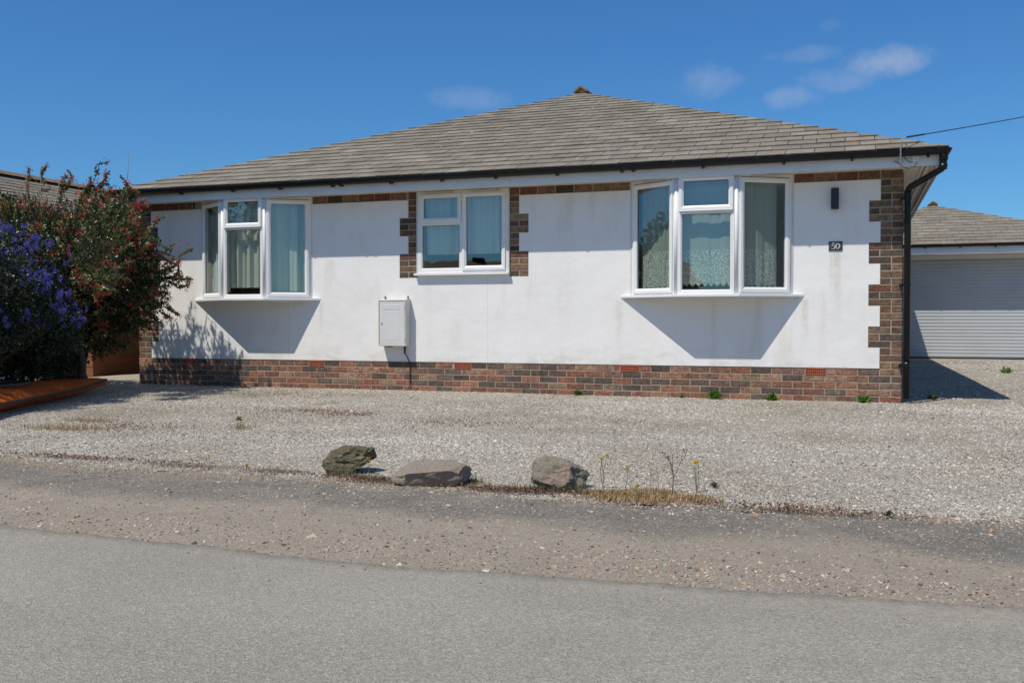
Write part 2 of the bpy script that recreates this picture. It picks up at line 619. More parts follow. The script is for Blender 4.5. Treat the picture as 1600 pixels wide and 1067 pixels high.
def mat_road():
    m = NT('road_asphalt')
    x = m.sep()
    c1, d1, r1 = stones_layer(m, 190, [(0.0, (0.18, 0.165, 0.14)), (0.4, (0.32, 0.298, 0.26)), (0.8, (0.41, 0.38, 0.33)), (1, (0.58, 0.54, 0.47))])
    c = m.mix(0.6, (0.355, 0.330, 0.288), c1)
    c = m.mix(1.0, c, m.ramp(m.noise(0.8, 5, 0.6), [(0.3, (0.88, 0.88, 0.88)), (0.7, (1.08, 1.075, 1.06))]), 'MULTIPLY')
    c = m.mix(1.0, c, m.ramp(m.noise(0.35, 3, 0.5, stretch=(0.3, 4, 1)), [(0.35, 0.94), (0.65, 1.05)]), 'MULTIPLY')
    dark = m.range(m.noise(330, 2, 0.6), 0.60, 0.70, 0, 0.6)
    c = m.mix(dark, c, (0.10, 0.10, 0.095))
    edge = m.math('MULTIPLY', m.range(m.math('ADD', x[1], m.math('MULTIPLY', m.noise(6, 4), 0.12)), 3.10, 3.33), 0.35)
    c = m.mix(edge, c, (0.27, 0.245, 0.205))
    # dust and grit washed over the edge, older darker repairs and faint tyre polish
    du = m.math('MULTIPLY', m.range(m.math('SUBTRACT', x[1], m.math('MULTIPLY', m.noise(5, 5, 0.65), 0.5)), 2.72, 3.10), m.range(m.noise(20, 4, 0.7), 0.42, 0.65))
    c = m.mix(m.math('MULTIPLY', du, 0.6), c, (0.50, 0.42, 0.325))
    c = m.mix(m.range(m.noise(1.6, 6, 0.75), 0.56, 0.72, 0, 0.28), c, (0.24, 0.22, 0.19))
    c = m.mix(m.range(m.noise(9, 3, 0.8), 0.70, 0.76, 0, 0.35), c, (0.17, 0.155, 0.135))
    m.set('Base Color', c)
    m.set('Roughness', 0.9)
    m.set('Specular IOR Level', 0.25)
    p = m.bump(d1, 0.004, 0.7)
    m.bump(m.noise(400, 3), 0.003, 0.8, p)
    return m.m


M = {}
M['render'] = mat_render()
M['brick'] = mat_brick()
M['mortar'] = mat_mortar()
M['slate'] = mat_slate()
M['glass'] = mat_glass()
M['upvc'] = simple('white_upvc', (0.80, 0.805, 0.80), 0.32, 0.04, 3)
M['upvc_old'] = simple('off_white_upvc', (0.66, 0.645, 0.59), 0.45, 0.08, 12)
M['fascia'] = simple('white_fascia', (0.74, 0.745, 0.74), 0.4, 0.06, 2.5)
M['soffit'] = simple('cream_soffit', (0.70, 0.665, 0.58), 0.55, 0.06, 3)
M['black'] = simple('black_plastic', (0.007, 0.007, 0.008), 0.33, 0.3, 6, spec=0.35)
M['rubber'] = simple('black_cable_rubber', (0.02, 0.02, 0.02), 0.6, 0)
M['seam'] = simple('grey_gasket', (0.16, 0.15, 0.14), 0.7, 0)
M['lamp'] = simple('anthracite_metal', (0.018, 0.021, 0.032), 0.5, 0.15, 20)
M['plate'] = simple('dark_slate_plate', (0.035, 0.04, 0.045), 0.45, 0.3, 30)
M['letter'] = simple('silver_white_lettering', (0.68, 0.70, 0.72), 0.5, 0)
M['meter'] = simple('cream_grp_cabinet', (0.60, 0.60, 0.53), 0.5, 0.06, 5)
M['meterdoor'] = simple('pale_grey_cabinet_door', (0.66, 0.66, 0.655), 0.45, 0.05, 5)
M['zinc'] = simple('dull_zinc', (0.30, 0.30, 0.29), 0.5, 0.2, 20, metal=0.6)
M['terracotta'] = simple('terracotta', (0.46, 0.105, 0.05), 0.8, 0.15, 25)
M['dark'] = simple('dark_warm_grey', (0.10, 0.09, 0.08), 0.9, 0.1, 3)  # plain dark tone for roof boarding, cabinet outlet and far windows
M['door'] = simple('grey_roller_door', (0.42, 0.44, 0.455), 0.42, 0.05, 1.5)
M['roomwall'] = simple('room_wallpaper', (0.30, 0.28, 0.24), 0.9, 0.1, 3)

# ------------------------------------------------------------------ the bungalow
W = 11.255                                     # plane of the front wall
XL, XR, YB = -9.40, 0.494, 23.9                # wall corners
Z0 = -0.017                                    # underside of the first visible course


def course(k): return Z0 + 0.075 * k


bung = empty('bungalow', (-4.45, 14.0, 0), 'single-storey white rendered bungalow with brick quoins and a grey hipped roof', 'house')

bayL = dict(cx=-7.47, x0=-8.33, x1=-6.655, hf=0.320, p=0.335, z0=1.165, z1=2.475)
bayR = dict(cx=-1.53, x0=-2.425, x1=-0.637, hf=0.332, p=0.335, z0=1.165, z1=2.475)
w2 = dict(x0=-5.14, x1=-3.938, z0=1.462, z1=2.475)
openings = [(bayL['x0'], bayL['x1'], 1.14, 2.49), (w2['x0'], w2['x1'], 1.44, 2.49), (bayR['x0'], bayR['x1'], 1.14, 2.49)]

# brick regions: (x0, x1, first course, last course + 1)
NARROW, WIDE = 0.216, 0.332
PL = 5
regions = [('plinth', XL, XR, 0, PL)]
corner = []
levels = [(5, 8, 0), (8, 11, 1), (11, 14, 0), (14, 17, 1), (17, 20, 0), (20, 23, 1), (23, 26, 0), (26, 29, 1), (29, 33, 0)]
for a, b, wide in levels:
    w = WIDE if wide else NARROW
    corner.append(('quoin', XR - w, XR, a, b))
    corner.append(('quoin', XL, XL + w, a, b))
for a, b, w in ((19, 23, 0.236), (23, 26, 0.118), (26, 29, 0.236), (29, 33, 0.118)):
    corner.append(('window_quoin', w2['x0'] - w - 0.012, w2['x0'] - 0.012, a, b))
    corner.append(('window_quoin', w2['x1'] + 0.012, w2['x1'] + 0.012 + w, a, b))
header = [('header_course', XL, bayL['x0'] - 0.01, 32, 33), ('header_course', bayL['x1'] + 0.01, w2['x0'] - 0.02, 32, 33),
          ('header_course', w2['x1'] + 0.02, bayR['x0'] - 0.01, 32, 33), ('header_course', bayR['x1'] + 0.01, XR, 32, 33)]

# the core of the walls (mortar coloured, seen only in the joints)
core = MB()
xs = sorted({XL, XR, *[o[0] for o in openings], *[o[1] for o in openings]})
zs = sorted({-0.3, 2.50, *[o[2] for o in openings], *[o[3] for o in openings]})
for i in range(len(xs) - 1):
    for j in range(len(zs) - 1):
        cx, cz = (xs[i] + xs[i + 1]) / 2, (zs[j] + zs[j + 1]) / 2
        if any(o[0] < cx < o[1] and o[2] < cz < o[3] for o in openings): continue
        core.box((xs[i], W + 0.0042, zs[j]), (xs[i + 1], W + 0.26, zs[j + 1]))
core.box((XL, W + 0.26, -0.3), (XL + 0.26, YB, 2.5))
core.box((XR - 0.26, W + 0.26, -0.3), (XR, YB, 2.5))
core.box((XL + 0.26, YB - 0.26, -0.3), (XR - 0.26, YB, 2.5))
core.build('wall', M['mortar'], bung)
room = MB()
room.box((XL + 0.27, W + 0.27, 2.405), (XR - 0.27, YB - 0.27, 2.42))
room.box((XL + 0.27, W + 0.27, 0.02), (XR - 0.27, YB - 0.27, 0.04))
room.box((XL + 0.27, W + 4.0, 0.04), (XR - 0.27, W + 4.1, 2.40))
room.box((-5.6, W + 0.27, 0.04), (-5.5, W + 4.0, 2.40))
room.box((-3.5, W + 0.27, 0.04), (-3.4, W + 4.0, 2.40))
room.build('interior', M['roomwall'], bung)

reds = [(0.25, 0.10, 0.062), (0.21, 0.088, 0.058), (0.27, 0.13, 0.085), (0.31, 0.175, 0.125), (0.18, 0.082, 0.06), (0.17, 0.098, 0.072)]
darks = [(0.085, 0.068, 0.058), (0.105, 0.085, 0.072), (0.125, 0.085, 0.068), (0.075, 0.062, 0.056), (0.14, 0.115, 0.092)]
tans = [(0.27, 0.17, 0.105), (0.30, 0.205, 0.13), (0.24, 0.145, 0.095), (0.22, 0.16, 0.11), (0.20, 0.13, 0.09)]


def brick_col(kind, x):
    r = random.random()
    if kind == 'plinth':
        c = random.choice(reds) if r < 0.62 else random.choice(darks) if r < 0.93 else random.choice(tans)
    elif kind == 'window_quoin':
        c = random.choice(reds) if r < 0.30 else random.choice(darks) if r < 0.55 else random.choice(tans)
    elif kind == 'header_course':
        c = random.choice(reds) if r < 0.5 else random.choice(darks) if r < 0.75 else random.choice(tans)
    else:
        c = random.choice(reds) if r < 0.26 else random.choice(darks) if r < 0.50 else random.choice(tans)
    avg = (0.21, 0.125, 0.09)
    c = tuple(q * 0.82 + a * 0.18 for q, a in zip(c, avg))
    k = random.uniform(0.85, 1.15) * (1.4 if kind == 'plinth' else 1.0)
    return tuple(q * k for q in c)


def one_brick(mb, x0, x1, z0, z1, y, col, dep=0.03):
    y -= random.uniform(-0.0015, 0.002)
    ch = 0.004
    j = lambda: random.uniform(-0.0016, 0.0016)
    a = [(x0 + j(), y + ch, z0 + j()), (x1 + j(), y + ch, z0 + j()), (x1 + j(), y + ch, z1 + j()), (x0 + j(), y + ch, z1 + j())]
    f = [(x0 + ch + j(), y, z0 + ch + j()), (x1 - ch + j(), y, z0 + ch + j()), (x1 - ch + j(), y, z1 - ch + j()), (x0 + ch + j(), y, z1 - ch + j())]
    b = [(p[0], y + dep, p[2]) for p in a]
    mb.poly(f + a + b, [(0, 1, 2, 3)] + [(i, 4 + i, 4 + (i + 1) % 4, (i + 1) % 4) for i in range(4)] +
            [(4 + i, 8 + i, 8 + (i + 1) % 4, 4 + (i + 1) % 4) for i in range(4)], col)


VENTS = [(-2.45, 4), (-0.38, 4), (-4.54, 4), (-6.59, 4), (-8.56, 4)]


def lay(mb, kind, x0, x1, k0, k1):
    for k in range(k0, k1):
        z0, z1 = course(k) + 0.0055, course(k + 1) - 0.0055
        if k == 32: z1 = 2.477
        if kind in ('quoin', 'window_quoin'):
            w = x1 - x0
            if w > 0.3: cells = [0.219, 0.102] if (k % 2 == 0) else [0.102, 0.219]
            elif w > 0.17: cells = [w] if k % 2 == 0 else [(w - 0.01) / 2] * 2
            else: cells = [w] if k % 2 else [w * 1.0]
            x = x0 + 0.001
            for c in cells:
                one_brick(mb, x, min(x + c, x1) - 0.001, z0, z1, W, brick_col(kind, x))
                x += c + 0.010
        else:
            x = x0 - (0.1125 if k % 2 else 0)
            while x < x1:
                a, b = max(x + 0.005, x0 + 0.001), min(x + 0.220, x1 - 0.001)
                vs_ = [v for v, vk in VENTS if vk == k and a < v < b] if kind == 'plinth' else []
                if vs_:
                    v = vs_[0]
                    if v - 0.118 - a > 0.02: one_brick(mb, a, v - 0.118, z0, z1, W, brick_col(kind, x))
                    if b - v - 0.118 > 0.02: one_brick(mb, v + 0.118, b, z0, z1, W, brick_col(kind, x))
                elif b - a > 0.02:
                    for v, vk in VENTS:
                        if vk == k and kind == 'plinth':
                            if a < v + 0.118 < b and a > v - 0.118: a = v + 0.118
                            if a < v - 0.118 < b and b < v + 0.118: b = v - 0.118
                    if b - a > 0.015:
                        one_brick(mb, a, b, z0, z1, W, brick_col(kind, x))
                x += 0.225


pb = MB()
for r in regions: lay(pb, *r)
pb.build('brick_plinth', M['brick'], bung)
for side in (0, 1):
    q = MB()
    for r in corner:
        if r[0] == 'quoin' and (r[1] < -5) == (side == 0): lay(q, *r)
    q.build('brick_quoin', M['brick'], bung)
    q = MB()
    for r in corner:
        if r[0] == 'window_quoin' and (r[1] < -4.6) == (side == 0): lay(q, *r)
    q.build('window_quoin', M['brick'], bung)
for r in header:
    h = MB()
    a = r[1] + (NARROW + 0.006 if r[1] == XL else 0)
    b = r[2] - (NARROW + 0.006 if r[2] == XR else 0)
    if r[2] < w2['x0']: b -= 0.118
    if abs(r[1] - (w2['x1'] + 0.02)) < 1e-6: a += 0.118
    if b - a > 0.1:
        lay(h, 'header_course', a, b, 32, 33)
        h.build('header_course', M['brick'], bung)
for sx, x in ((-1, XL), (1, XR)):               # brick side walls, in stretcher bond
    s = MB()
    for k in range(0, 33):
        y = W + 0.02 - (0.1125 if k % 2 else 0)
        while y < YB:
            a, b = max(y + 0.005, W + 0.033), min(y + 0.22, YB)
            if b - a > 0.03:
                xo = x + sx * random.uniform(0.008, 0.011)
                s.box((x, a, course(k) + 0.005), (xo, b, min(course(k + 1) - 0.005, 2.47)), brick_col('quoin', y))
            y += 0.225
    s.build('side_brickwork', M['brick'], bung)

# white render panel: grid of cells wherever there is neither brick nor opening
bricks_all = [(r[1] - 0.004, r[2] + 0.004, course(r[3]) - 0.002, course(r[4]) + 0.003) for r in regions + corner + header]
bricks_all = [(a, b, c, (d if d < 2.44 else 2.6)) for a, b, c, d in bricks_all]
gx = sorted({XL, XR, *[v for b in bricks_all + openings for v in b[:2]]})
gz = sorted({course(PL) + 0.003, 2.50, *[v for b in bricks_all + openings for v in b[2:] if v > course(PL)]})
gx = [v for i, v in enumerate(gx) if i == 0 or v - gx[i - 1] > 1e-4]
gz = [v for i, v in enumerate(gz) if i == 0 or v - gz[i - 1] > 1e-4]
cell = {}
for i in range(len(gx) - 1):
    for j in range(len(gz) - 1):
        cx, cz = (gx[i] + gx[i + 1]) / 2, (gz[j] + gz[j + 1]) / 2
        cell[i, j] = not any(b[0] < cx < b[1] and b[2] < cz < b[3] for b in bricks_all + openings)
rn = MB()
YF = W - 0.006
for (i, j), ok in cell.items():
    if not ok: continue
    x0, x1, z0, z1 = gx[i], gx[i + 1], gz[j], gz[j + 1]
    rn.face([(x0, YF, z0), (x1, YF, z0), (x1, YF, z1), (x0, YF, z1)])
    if not cell.get((i - 1, j)): rn.face([(x0, YF, z0), (x0, YF, z1), (x0, W + 0.03, z1), (x0, W + 0.03, z0)])
    if not cell.get((i + 1, j)): rn.face([(x1, YF, z1), (x1, YF, z0), (x1, W + 0.03, z0), (x1, W + 0.03, z1)])
    if not cell.get((i, j - 1)): rn.face([(x0, YF, z0), (x0, W + 0.03, z0), (x1, W + 0.03, z0), (x1, YF, z0)])
    if not cell.get((i, j + 1)): rn.face([(x0, YF, z1), (x1, YF, z1), (x1, W + 0.03, z1), (x0, W + 0.03, z1)])
rn.build('white_render', M['render'], bung)

# air bricks
for v, k in VENTS:
    a = MB()
    x0, x1, z0, z1 = v - 0.108, v + 0.108, course(k) + 0.004, course(k + 1) - 0.004
    a.box((x0, W + 0.0005, z0), (x1, W + 0.0035, z1), None)
    y0, y1 = W - 0.008, W + 0.0005
    a.box((x0, y0, z0), (x1, y1, z0 + 0.009)); a.box((x0, y0, z1 - 0.009), (x1, y1, z1))
    a.box((x0, y0, z0 + 0.009), (x0 + 0.010, y1, z1 - 0.009)); a.box((x1 - 0.010, y0, z0 + 0.009), (x1, y1, z1 - 0.009))
    zz = (z0 + z1) / 2
    a.box((x0 + 0.010, y0 + 0.001, zz - 0.004), (x1 - 0.010, y1, zz + 0.004))
    for i in range(1, 9):
        xx = x0 + 0.01 + i * (x1 - x0 - 0.02) / 9
        for q0, q1 in ((z0 + 0.009, zz - 0.004), (zz + 0.004, z1 - 0.009)):
            a.box((xx - 0.0040, y0 + 0.001, q0), (xx + 0.0040, y1, q1))
    ab = a.build('air_brick', M['terracotta'], bung)
    h = MB()
    h.box((x0 + 0.011, W - 0.0012, z0 + 0.0095), (x1 - 0.011, W + 0.0003, z1 - 0.0095))  # black slab behind the bars, standing in for shade inside the holes
    h.build('vent_hole_shade', M['rubber'], ab)


# ------------------------------------------------------------------ windows
class Face:
    """local frame of one window face: u along it, v outward, z up"""
    def __init__(s, a, b):
        s.a = Vector((a[0], a[1], 0)); s.b = Vector((b[0], b[1], 0))
        s.u = (s.b - s.a).normalized(); s.w = (s.b - s.a).length
        s.n = Vector((s.u.y, -s.u.x, 0))

    def p(s, u, v, z):
        q = s.a + s.u * u + s.n * v
        return (q.x, q.y, z)

    def ring(s, mb, u0, u1, z0, z1, prof):
        """mitred picture-frame moulding; prof = [(inset, depth), ...]"""
        loops = []
        for ins, d in prof:
            loops.append([s.p(u0 + ins, d, z0 + ins), s.p(u1 - ins, d, z0 + ins), s.p(u1 - ins, d, z1 - ins), s.p(u0 + ins, d, z1 - ins)])
        v = [q for L in loops for q in L]
        f = []
        for i in range(len(loops) - 1):
            for k in range(4):
                f.append((i * 4 + k, i * 4 + (k + 1) % 4, (i + 1) * 4 + (k + 1) % 4, (i + 1) * 4 + k))
        mb.poly(v, f)

    def slab(s, mb, u0, u1, v0, v1, z0, z1):
        v = [s.p(u0, v0, z0), s.p(u1, v0, z0), s.p(u1, v1, z0), s.p(u0, v1, z0), s.p(u0, v0, z1), s.p(u1, v0, z1), s.p(u1, v1, z1), s.p(u0, v1, z1)]
        mb.poly(v, [(0, 3, 2, 1), (4, 5, 6, 7), (0, 1, 5, 4), (1, 2, 6, 5), (2, 3, 7, 6), (3, 0, 4, 7)])


FRAME = lambda w: [(0, -0.06), (0, 0.0), (0.003, 0.003), (w - 0.004, 0.003), (w, -0.001), (w, -0.06)]
SASH = [(0, -0.03), (0, 0.016), (0.004, 0.021), (0.030, 0.021), (0.048, 0.008), (0.052, 0.006), (0.052, -0.02)]
BEAD = [(0, -0.03), (0, 0.004), (0.016, -0.010), (0.019, -0.012), (0.019, -0.02)]
# offsets keep overlapping mouldings off a shared plane


def glaze(F, win, u0, u1, z0, z1, sash):
    """one light: a sash or a bead, its gasket and its pane"""
    mb = MB()
    F.ring(mb, u0, u1, z0, z1, SASH if sash else BEAD)
    part = mb.build('sash' if sash else 'glazing_bead', M['upvc'], win, recalc=False)
    i = 0.0515 if sash else 0.0185
    g = MB()
    F.ring(g, u0 + i, u1 - i, z0 + i, z1 - i, [(0, -0.006), (0, -0.0095), (0.004, -0.0105), (0.004, -0.02)])
    g.build('gasket', M['seam'], part)
    p = MB()
    i += 0.001
    d = -0.014
    p.face([F.p(u0 + i, d, z0 + i), F.p(u1 - i, d, z0 + i), F.p(u1 - i, d, z1 - i), F.p(u0 + i, d, z1 - i)])
    p.build('pane', M['glass'], part)


def net(F, win, u0, u1, z0, z1, mat, amp=0.02, wave=0.075, off=-0.12, zig=0.0, seed=0, drape=0.0):
    n = max(12, int((u1 - u0) / 0.006)); m = 14
    rs = random.Random(seed)
    ph = [rs.uniform(0, 6.28) for _ in range(4)]
    V, Fc = [], []
    for i in range(n + 1):
        u = u0 + (u1 - u0) * i / n
        for j in range(m + 1):
            t = j / m
            zb = z0
            if zig: zb = z0 + zig * abs(((u / 0.068) % 1.0) - 0.5) * 2
            z = zb + (z1 - zb) * t
            uu = u + drape * (1 - t) * math.sin(u * 5 + ph[0])
            k = 0.6 + 0.4 * math.sin(u * 7 + ph[1])
            d = off + amp * k * (math.sin(2 * math.pi * uu / wave + ph[2] + 1.2 * math.sin(u * 9 + ph[3]) + 0.5 * t) + 0.35 * math.sin(2 * math.pi * uu / wave * 2.3 + ph[0]))
            V.append(F.p(uu, d, z))
    for i in range(n):
        for j in range(m):
            a = i * (m + 1) + j
            Fc.append((a, a + m + 1, a + m + 2, a + 1))
    return fast_mesh('net_curtain', np.array(V), np.array(Fc), mat, win, smooth=True)


M['net_lace'] = mat_net(1.66, 'lace_net', (0.80, 0.86, 0.81), 0.50, 0.15, 62)
M['net_plain'] = mat_net(0.5, 'pleated_net', (0.78, 0.82, 0.76), 0.10)
M['net_blue'] = mat_net(0.5, 'voile_net', (0.80, 0.83, 0.80), 0.08)


def trickle(F, win, u0, u1, z):
    t = MB()
    F.slab(t, u0, u1, 0.0, 0.020, z, z + 0.014)
    F.slab(t, u0 + 0.01, u1 - 0.01, 0.001, 0.012, z + 0.014, z + 0.020)
    t.build('trickle_vent', M['upvc_old'], win, bevel=0.003)


def bay(b, label, kind):
    win = bpy.data.objects.new('bay_window', None)
    COL.objects.link(win)
    win.location = (b['cx'], W, b['z0'])
    win.parent = bung
    win.matrix_parent_inverse = Matrix.Translation(-bung.location)
    win['label'] = label
    # children are placed in world space: undo both parents
    cx, hf, p, z0, z1 = b['cx'], b['hf'], b['p'], b['z0'], b['z1']
    fl, fr = (cx - hf, W - p), (cx + hf, W - p)
    Fl, Fc, Fr = Face((b['x0'], W - 0.012), fl), Face(fl, fr), Face(fr, (b['x1'], W - 0.012))
    fm = MB()
    for F in (Fl, Fc, Fr):
        e0 = 0.022 if F is not Fl else 0.0
        e1 = 0.022 if F is not Fr else 0.0
        F.ring(fm, e0, F.w - e1, z0, z1, FRAME(0.036))
        # head board up to the soffit
    fm.build('window_frame', M['upvc'], win)
    # corner posts with a rounded coupling
    for q, Fa, Fb in ((fl, Fl, Fc), (fr, Fc, Fr)):
        c = MB()
        n = (Fa.n + Fb.n).normalized()
        ctr = Vector((q[0], q[1], 0)) - n * 0.012
        c.tube([(ctr.x, ctr.y, z0 - 0.0), (ctr.x, ctr.y, z1)], 0.021, 14)
        for G, uu in ((Fa, Fa.w - 0.0225), (Fb, 0.0225)):
            a = Vector(G.p(uu, -0.012, 0))
            c.tube([(a.x, a.y, z0 + 0.001), (a.x, a.y, z1 - 0.001)], 0.0065, 6)
        c.build('corner_post', M['upvc'], win, smooth=True)
    # end fillets against the render
    for G, ua, ub in ((Fl, -0.02, 0.0), (Fr, Fr.w, Fr.w + 0.02)):
        e = MB()
        G.slab(e, ua, ub, -0.05, 0.004, z0, z1)
        e.build('end_fillet', M['upvc_old'], win)
    # lights: side sashes full height, centre with a small top sash over a fixed light
    for F in (Fl, Fr):
        a0 = 0.030 if F is Fl else 0.036
        a1 = 0.036 if F is Fl else 0.030
        glaze(F, win, a0, F.w - a1, z0 + 0.022, z1 - 0.045, True)
    F = Fc
    zt = 2.085
    glaze(F, win, 0.036, F.w - 0.036, zt, z1 - 0.012, True)
    tr = MB()
    F.slab(tr, 0.05, F.w - 0.05, -0.05, 0.002, zt - 0.024, zt + 0.02)
    F.slab(tr, 0.042, F.w - 0.042, 0.006, 0.028, zt - 0.008, zt + 0.001)
    tr.build('transom', M['upvc'], win, bevel=0.002)
    glaze(F, win, 0.054, F.w - 0.054, z0 + 0.034, zt - 0.022, False)
    trickle(Fl, win, Fl.w * 0.25, Fl.w * 0.78, z1 - 0.036)
    trickle(Fr, win, Fr.w * 0.25, Fr.w * 0.78, z1 - 0.036)
    # sill and its soffit board
    s = MB()
    so_ = 0.055
    poly = [(b['x0'] - 0.155, W + 0.005), (cx - hf - 0.03, W - p - so_), (cx + hf + 0.03, W - p - so_), (b['x1'] + 0.155, W + 0.005)]
    s.prism(poly, 2, z0 - 0.030, z0)
    s.build('sill', M['upvc'], win, bevel=0.004)
    s = MB()
    poly2 = [(b['x0'] - 0.10, W + 0.004), (cx - hf - 0.012, W - p - so_ + 0.03), (cx + hf + 0.012, W - p - so_ + 0.03), (b['x1'] + 0.10, W + 0.004)]
    s.prism(poly2, 2, z0 - 0.048, z0 - 0.030)
    s.build('sill_underboard', M['upvc_old'], win)
    s = MB()
    poly3 = [(b['x0'] + 0.01, W + 0.25), (b['x0'] + 0.01, W - 0.01), (cx - hf, W - p + 0.04), (cx + hf, W - p + 0.04), (b['x1'] - 0.01, W - 0.01), (b['x1'] - 0.01, W + 0.25)]
    s.prism(poly3, 2, z0 + 0.001, z0 + 0.02)
    s.build('window_board', M['upvc'], win)
    # curtains just inside each face
    if kind == 'lace':
        net(Fl, win, 0.05, Fl.w + 0.02, z0 + 0.065, z1 - 0.06, M['net_lace'], 0.016, 0.085, -0.11, 0.035, 3)
        net(Fc, win, -0.03, Fc.w + 0.03, z0 + 0.085, z1 - 0.06, M['net_lace'], 0.007, 0.21, -0.13, 0.04, 5)
        net(Fr, win, 0.0, Fr.w - 0.13, z0 + 0.07, z1 - 0.06, M['net_lace'], 0.008, 0.16, -0.11, 0.035, 8)
    else:
        net(Fl, win, 0.03, Fl.w - 0.01, z0 + 0.09, z1 - 0.06, M['net_plain'], 0.028, 0.17, -0.11, 0, 13, 0.02)
        net(Fc, win, -0.02, Fc.w + 0.02, z0 + 0.14, z1 - 0.06, M['net_plain'], 0.036, 0.13, -0.13, 0, 15, 0.03)
        net(Fr, win, 0.0, Fr.w - 0.03, z0 + 0.09, z1 - 0.06, M['net_plain'], 0.042, 0.19, -0.11, 0, 18, 0.03)
    return win


_attach0 = attach
bay(bayL, 'bay window at the left end with plain pleated net curtains', 'pleat')
bay(bayR, 'bay window at the right end with zigzag-edged lace net curtains', 'lace')

# the flat two-light window in the middle
win = bpy.data.objects.new('casement_window', None)
COL.objects.link(win)
win.location = (-4.54, W, w2['z0'])
win.parent = bung
win.matrix_parent_inverse = Matrix.Translation(-bung.location)
F = Face((w2['x0'], W - 0.018), (w2['x1'], W - 0.018))
wz0, wz1 = w2['z0'], w2['z1']
fm = MB()
F.ring(fm, 0.006, F.w - 0.006, wz0, wz1, FRAME(0.048))
um = 0.600                                     # centre mullion
zt = 2.095
F.slab(fm, um - 0.028, um + 0.028, -0.06, 0.0015, wz0 + 0.046, wz1 - 0.046)
F.slab(fm, 0.052, um - 0.028, -0.06, 0.0005, zt - 0.03, zt + 0.024)
fm.build('window_frame', M['upvc'], win)
glaze(F, win, 0.034, um - 0.008, zt - 0.004, wz1 - 0.036, True)
glaze(F, win, 0.052, um - 0.026, wz0 + 0.046, zt - 0.028, False)
glaze(F, win, um + 0.004, F.w - 0.034, wz0 + 0.030, wz1 - 0.036, True)
for ua, ub in ((-0.012, 0.006), (F.w - 0.006, F.w + 0.012)):
    e = MB()
    F.slab(e, ua, ub, -0.05, 0.003, wz0, wz1)
    e.build('end_fillet', M['upvc_old'], win)
trickle(F, win, 0.10, 0.50, wz1 - 0.027)
trickle(F, win, 0.70, 1.10, wz1 - 0.027)
s = MB()
s.box((w2['x0'] - 0.03, W - 0.072, wz0 - 0.030), (w2['x1'] + 0.02, W + 0.02, wz0 - 0.001))
s.build('sill', M['upvc'], win, bevel=0.004)
net(F, win, 0.06, um - 0.02, wz0 + 0.235, wz1 - 0.05, M['net_blue'], 0.036, 0.15, -0.12, 0, 21, 0.03)
net(F, win, um + 0.02, F.w - 0.05, wz0 + 0.235, wz1 - 0.05, M['net_blue'], 0.036, 0.14, -0.12, 0, 23, 0.03)


# ------------------------------------------------------------------ roof
def tile_face(mb, base, E, s_dir, up_dir, L, g, w, ncourse, lo, hi, off=0.0):
    """courses of flat tiles on a sloping face. lo(t), hi(t) limit the face along the eave."""
    E = Vector(E); s_dir = Vector(s_dir).normalized(); up_dir = Vector(up_dir).normalized()
    nrm = s_dir.cross(up_dir).normalized()
    if nrm.z < 0: nrm = -nrm
    P = lambda s, t, h: tuple(E + s_dir * s + up_dir * t + nrm * h)
    for r in range(ncourse):
        t0, t1 = r * g, (r + 1) * g + 0.03
        t1 = min(t1, ncourse * g + 0.01)
        s = -w + (w / 2 if r % 2 else 0) + off
        wav = 0.004 * math.sin(r * 1.7)
        while s < L + w:
            ja = random.uniform(0.002, 0.0045)
            a, b = s + ja, s + w - ja
            quad = [(a, t0), (b, t0), (b, t1), (a, t1)]
            for fn, sg in ((lo, 1), (hi, -1)):              # clip the tile to the two hip lines
                out = []
                for i in range(len(quad)):
                    p, q = quad[i], quad[(i + 1) % len(quad)]
                    dp_, dq_ = sg * (p[0] - fn(p[1])), sg * (q[0] - fn(q[1]))
                    if dp_ >= 0: out.append(p)
                    if (dp_ >= 0) != (dq_ >= 0):
                        f = dp_ / (dp_ - dq_)
                        out.append((p[0] + (q[0] - p[0]) * f, p[1] + (q[1] - p[1]) * f))
                quad = out
                if len(quad) < 3: break
            low = [p for p in quad if abs(p[1] - t0) < 1e-6] if len(quad) > 2 else []
            if len(low) == 2 and abs(low[0][0] - low[1][0]) > 0.03:
                jh = random.uniform(-0.002, 0.003)
                jt = random.uniform(-0.005, 0.004) + wav
                tl = random.uniform(-0.003, 0.003)
                k = random.uniform(0.91, 1.09)
                tint = random.choice(((0.242, 0.216, 0.172), (0.250, 0.228, 0.188), (0.232, 0.204, 0.166), (0.262, 0.236, 0.192), (0.222, 0.200, 0.168)))
                c = tuple(q * k for q in tint)
                hgt = lambda t: 0.004 + (0.0135 + jh) * (t1 - t) / (t1 - t0)
                n_ = len(quad)
                mid = (low[0][0] + low[1][0]) / 2
                tp = [P(p[0], p[1] + jt * (p[1] <= t0 + 1e-6), hgt(p[1]) + tl * (p[0] - mid)) for p in quad]
                bt = [P(p[0], p[1] + jt * (p[1] <= t0 + 1e-6), hgt(p[1]) - 0.011) for p in quad]
                mb.poly(tp + bt, [tuple(range(n_))] + [(n_ + i, n_ + (i + 1) % n_, (i + 1) % n_, i) for i in range(n_)], c)
            s += w
    # boarding under the tiles
    T = ncourse * g
    base.face([P(lo(0) + 0.02, 0.02, -0.012), P(hi(0) - 0.02, 0.02, -0.012), P(max(hi(T), lo(T)), T, -0.012), P(min(lo(T), hi(T)), T, -0.012)])


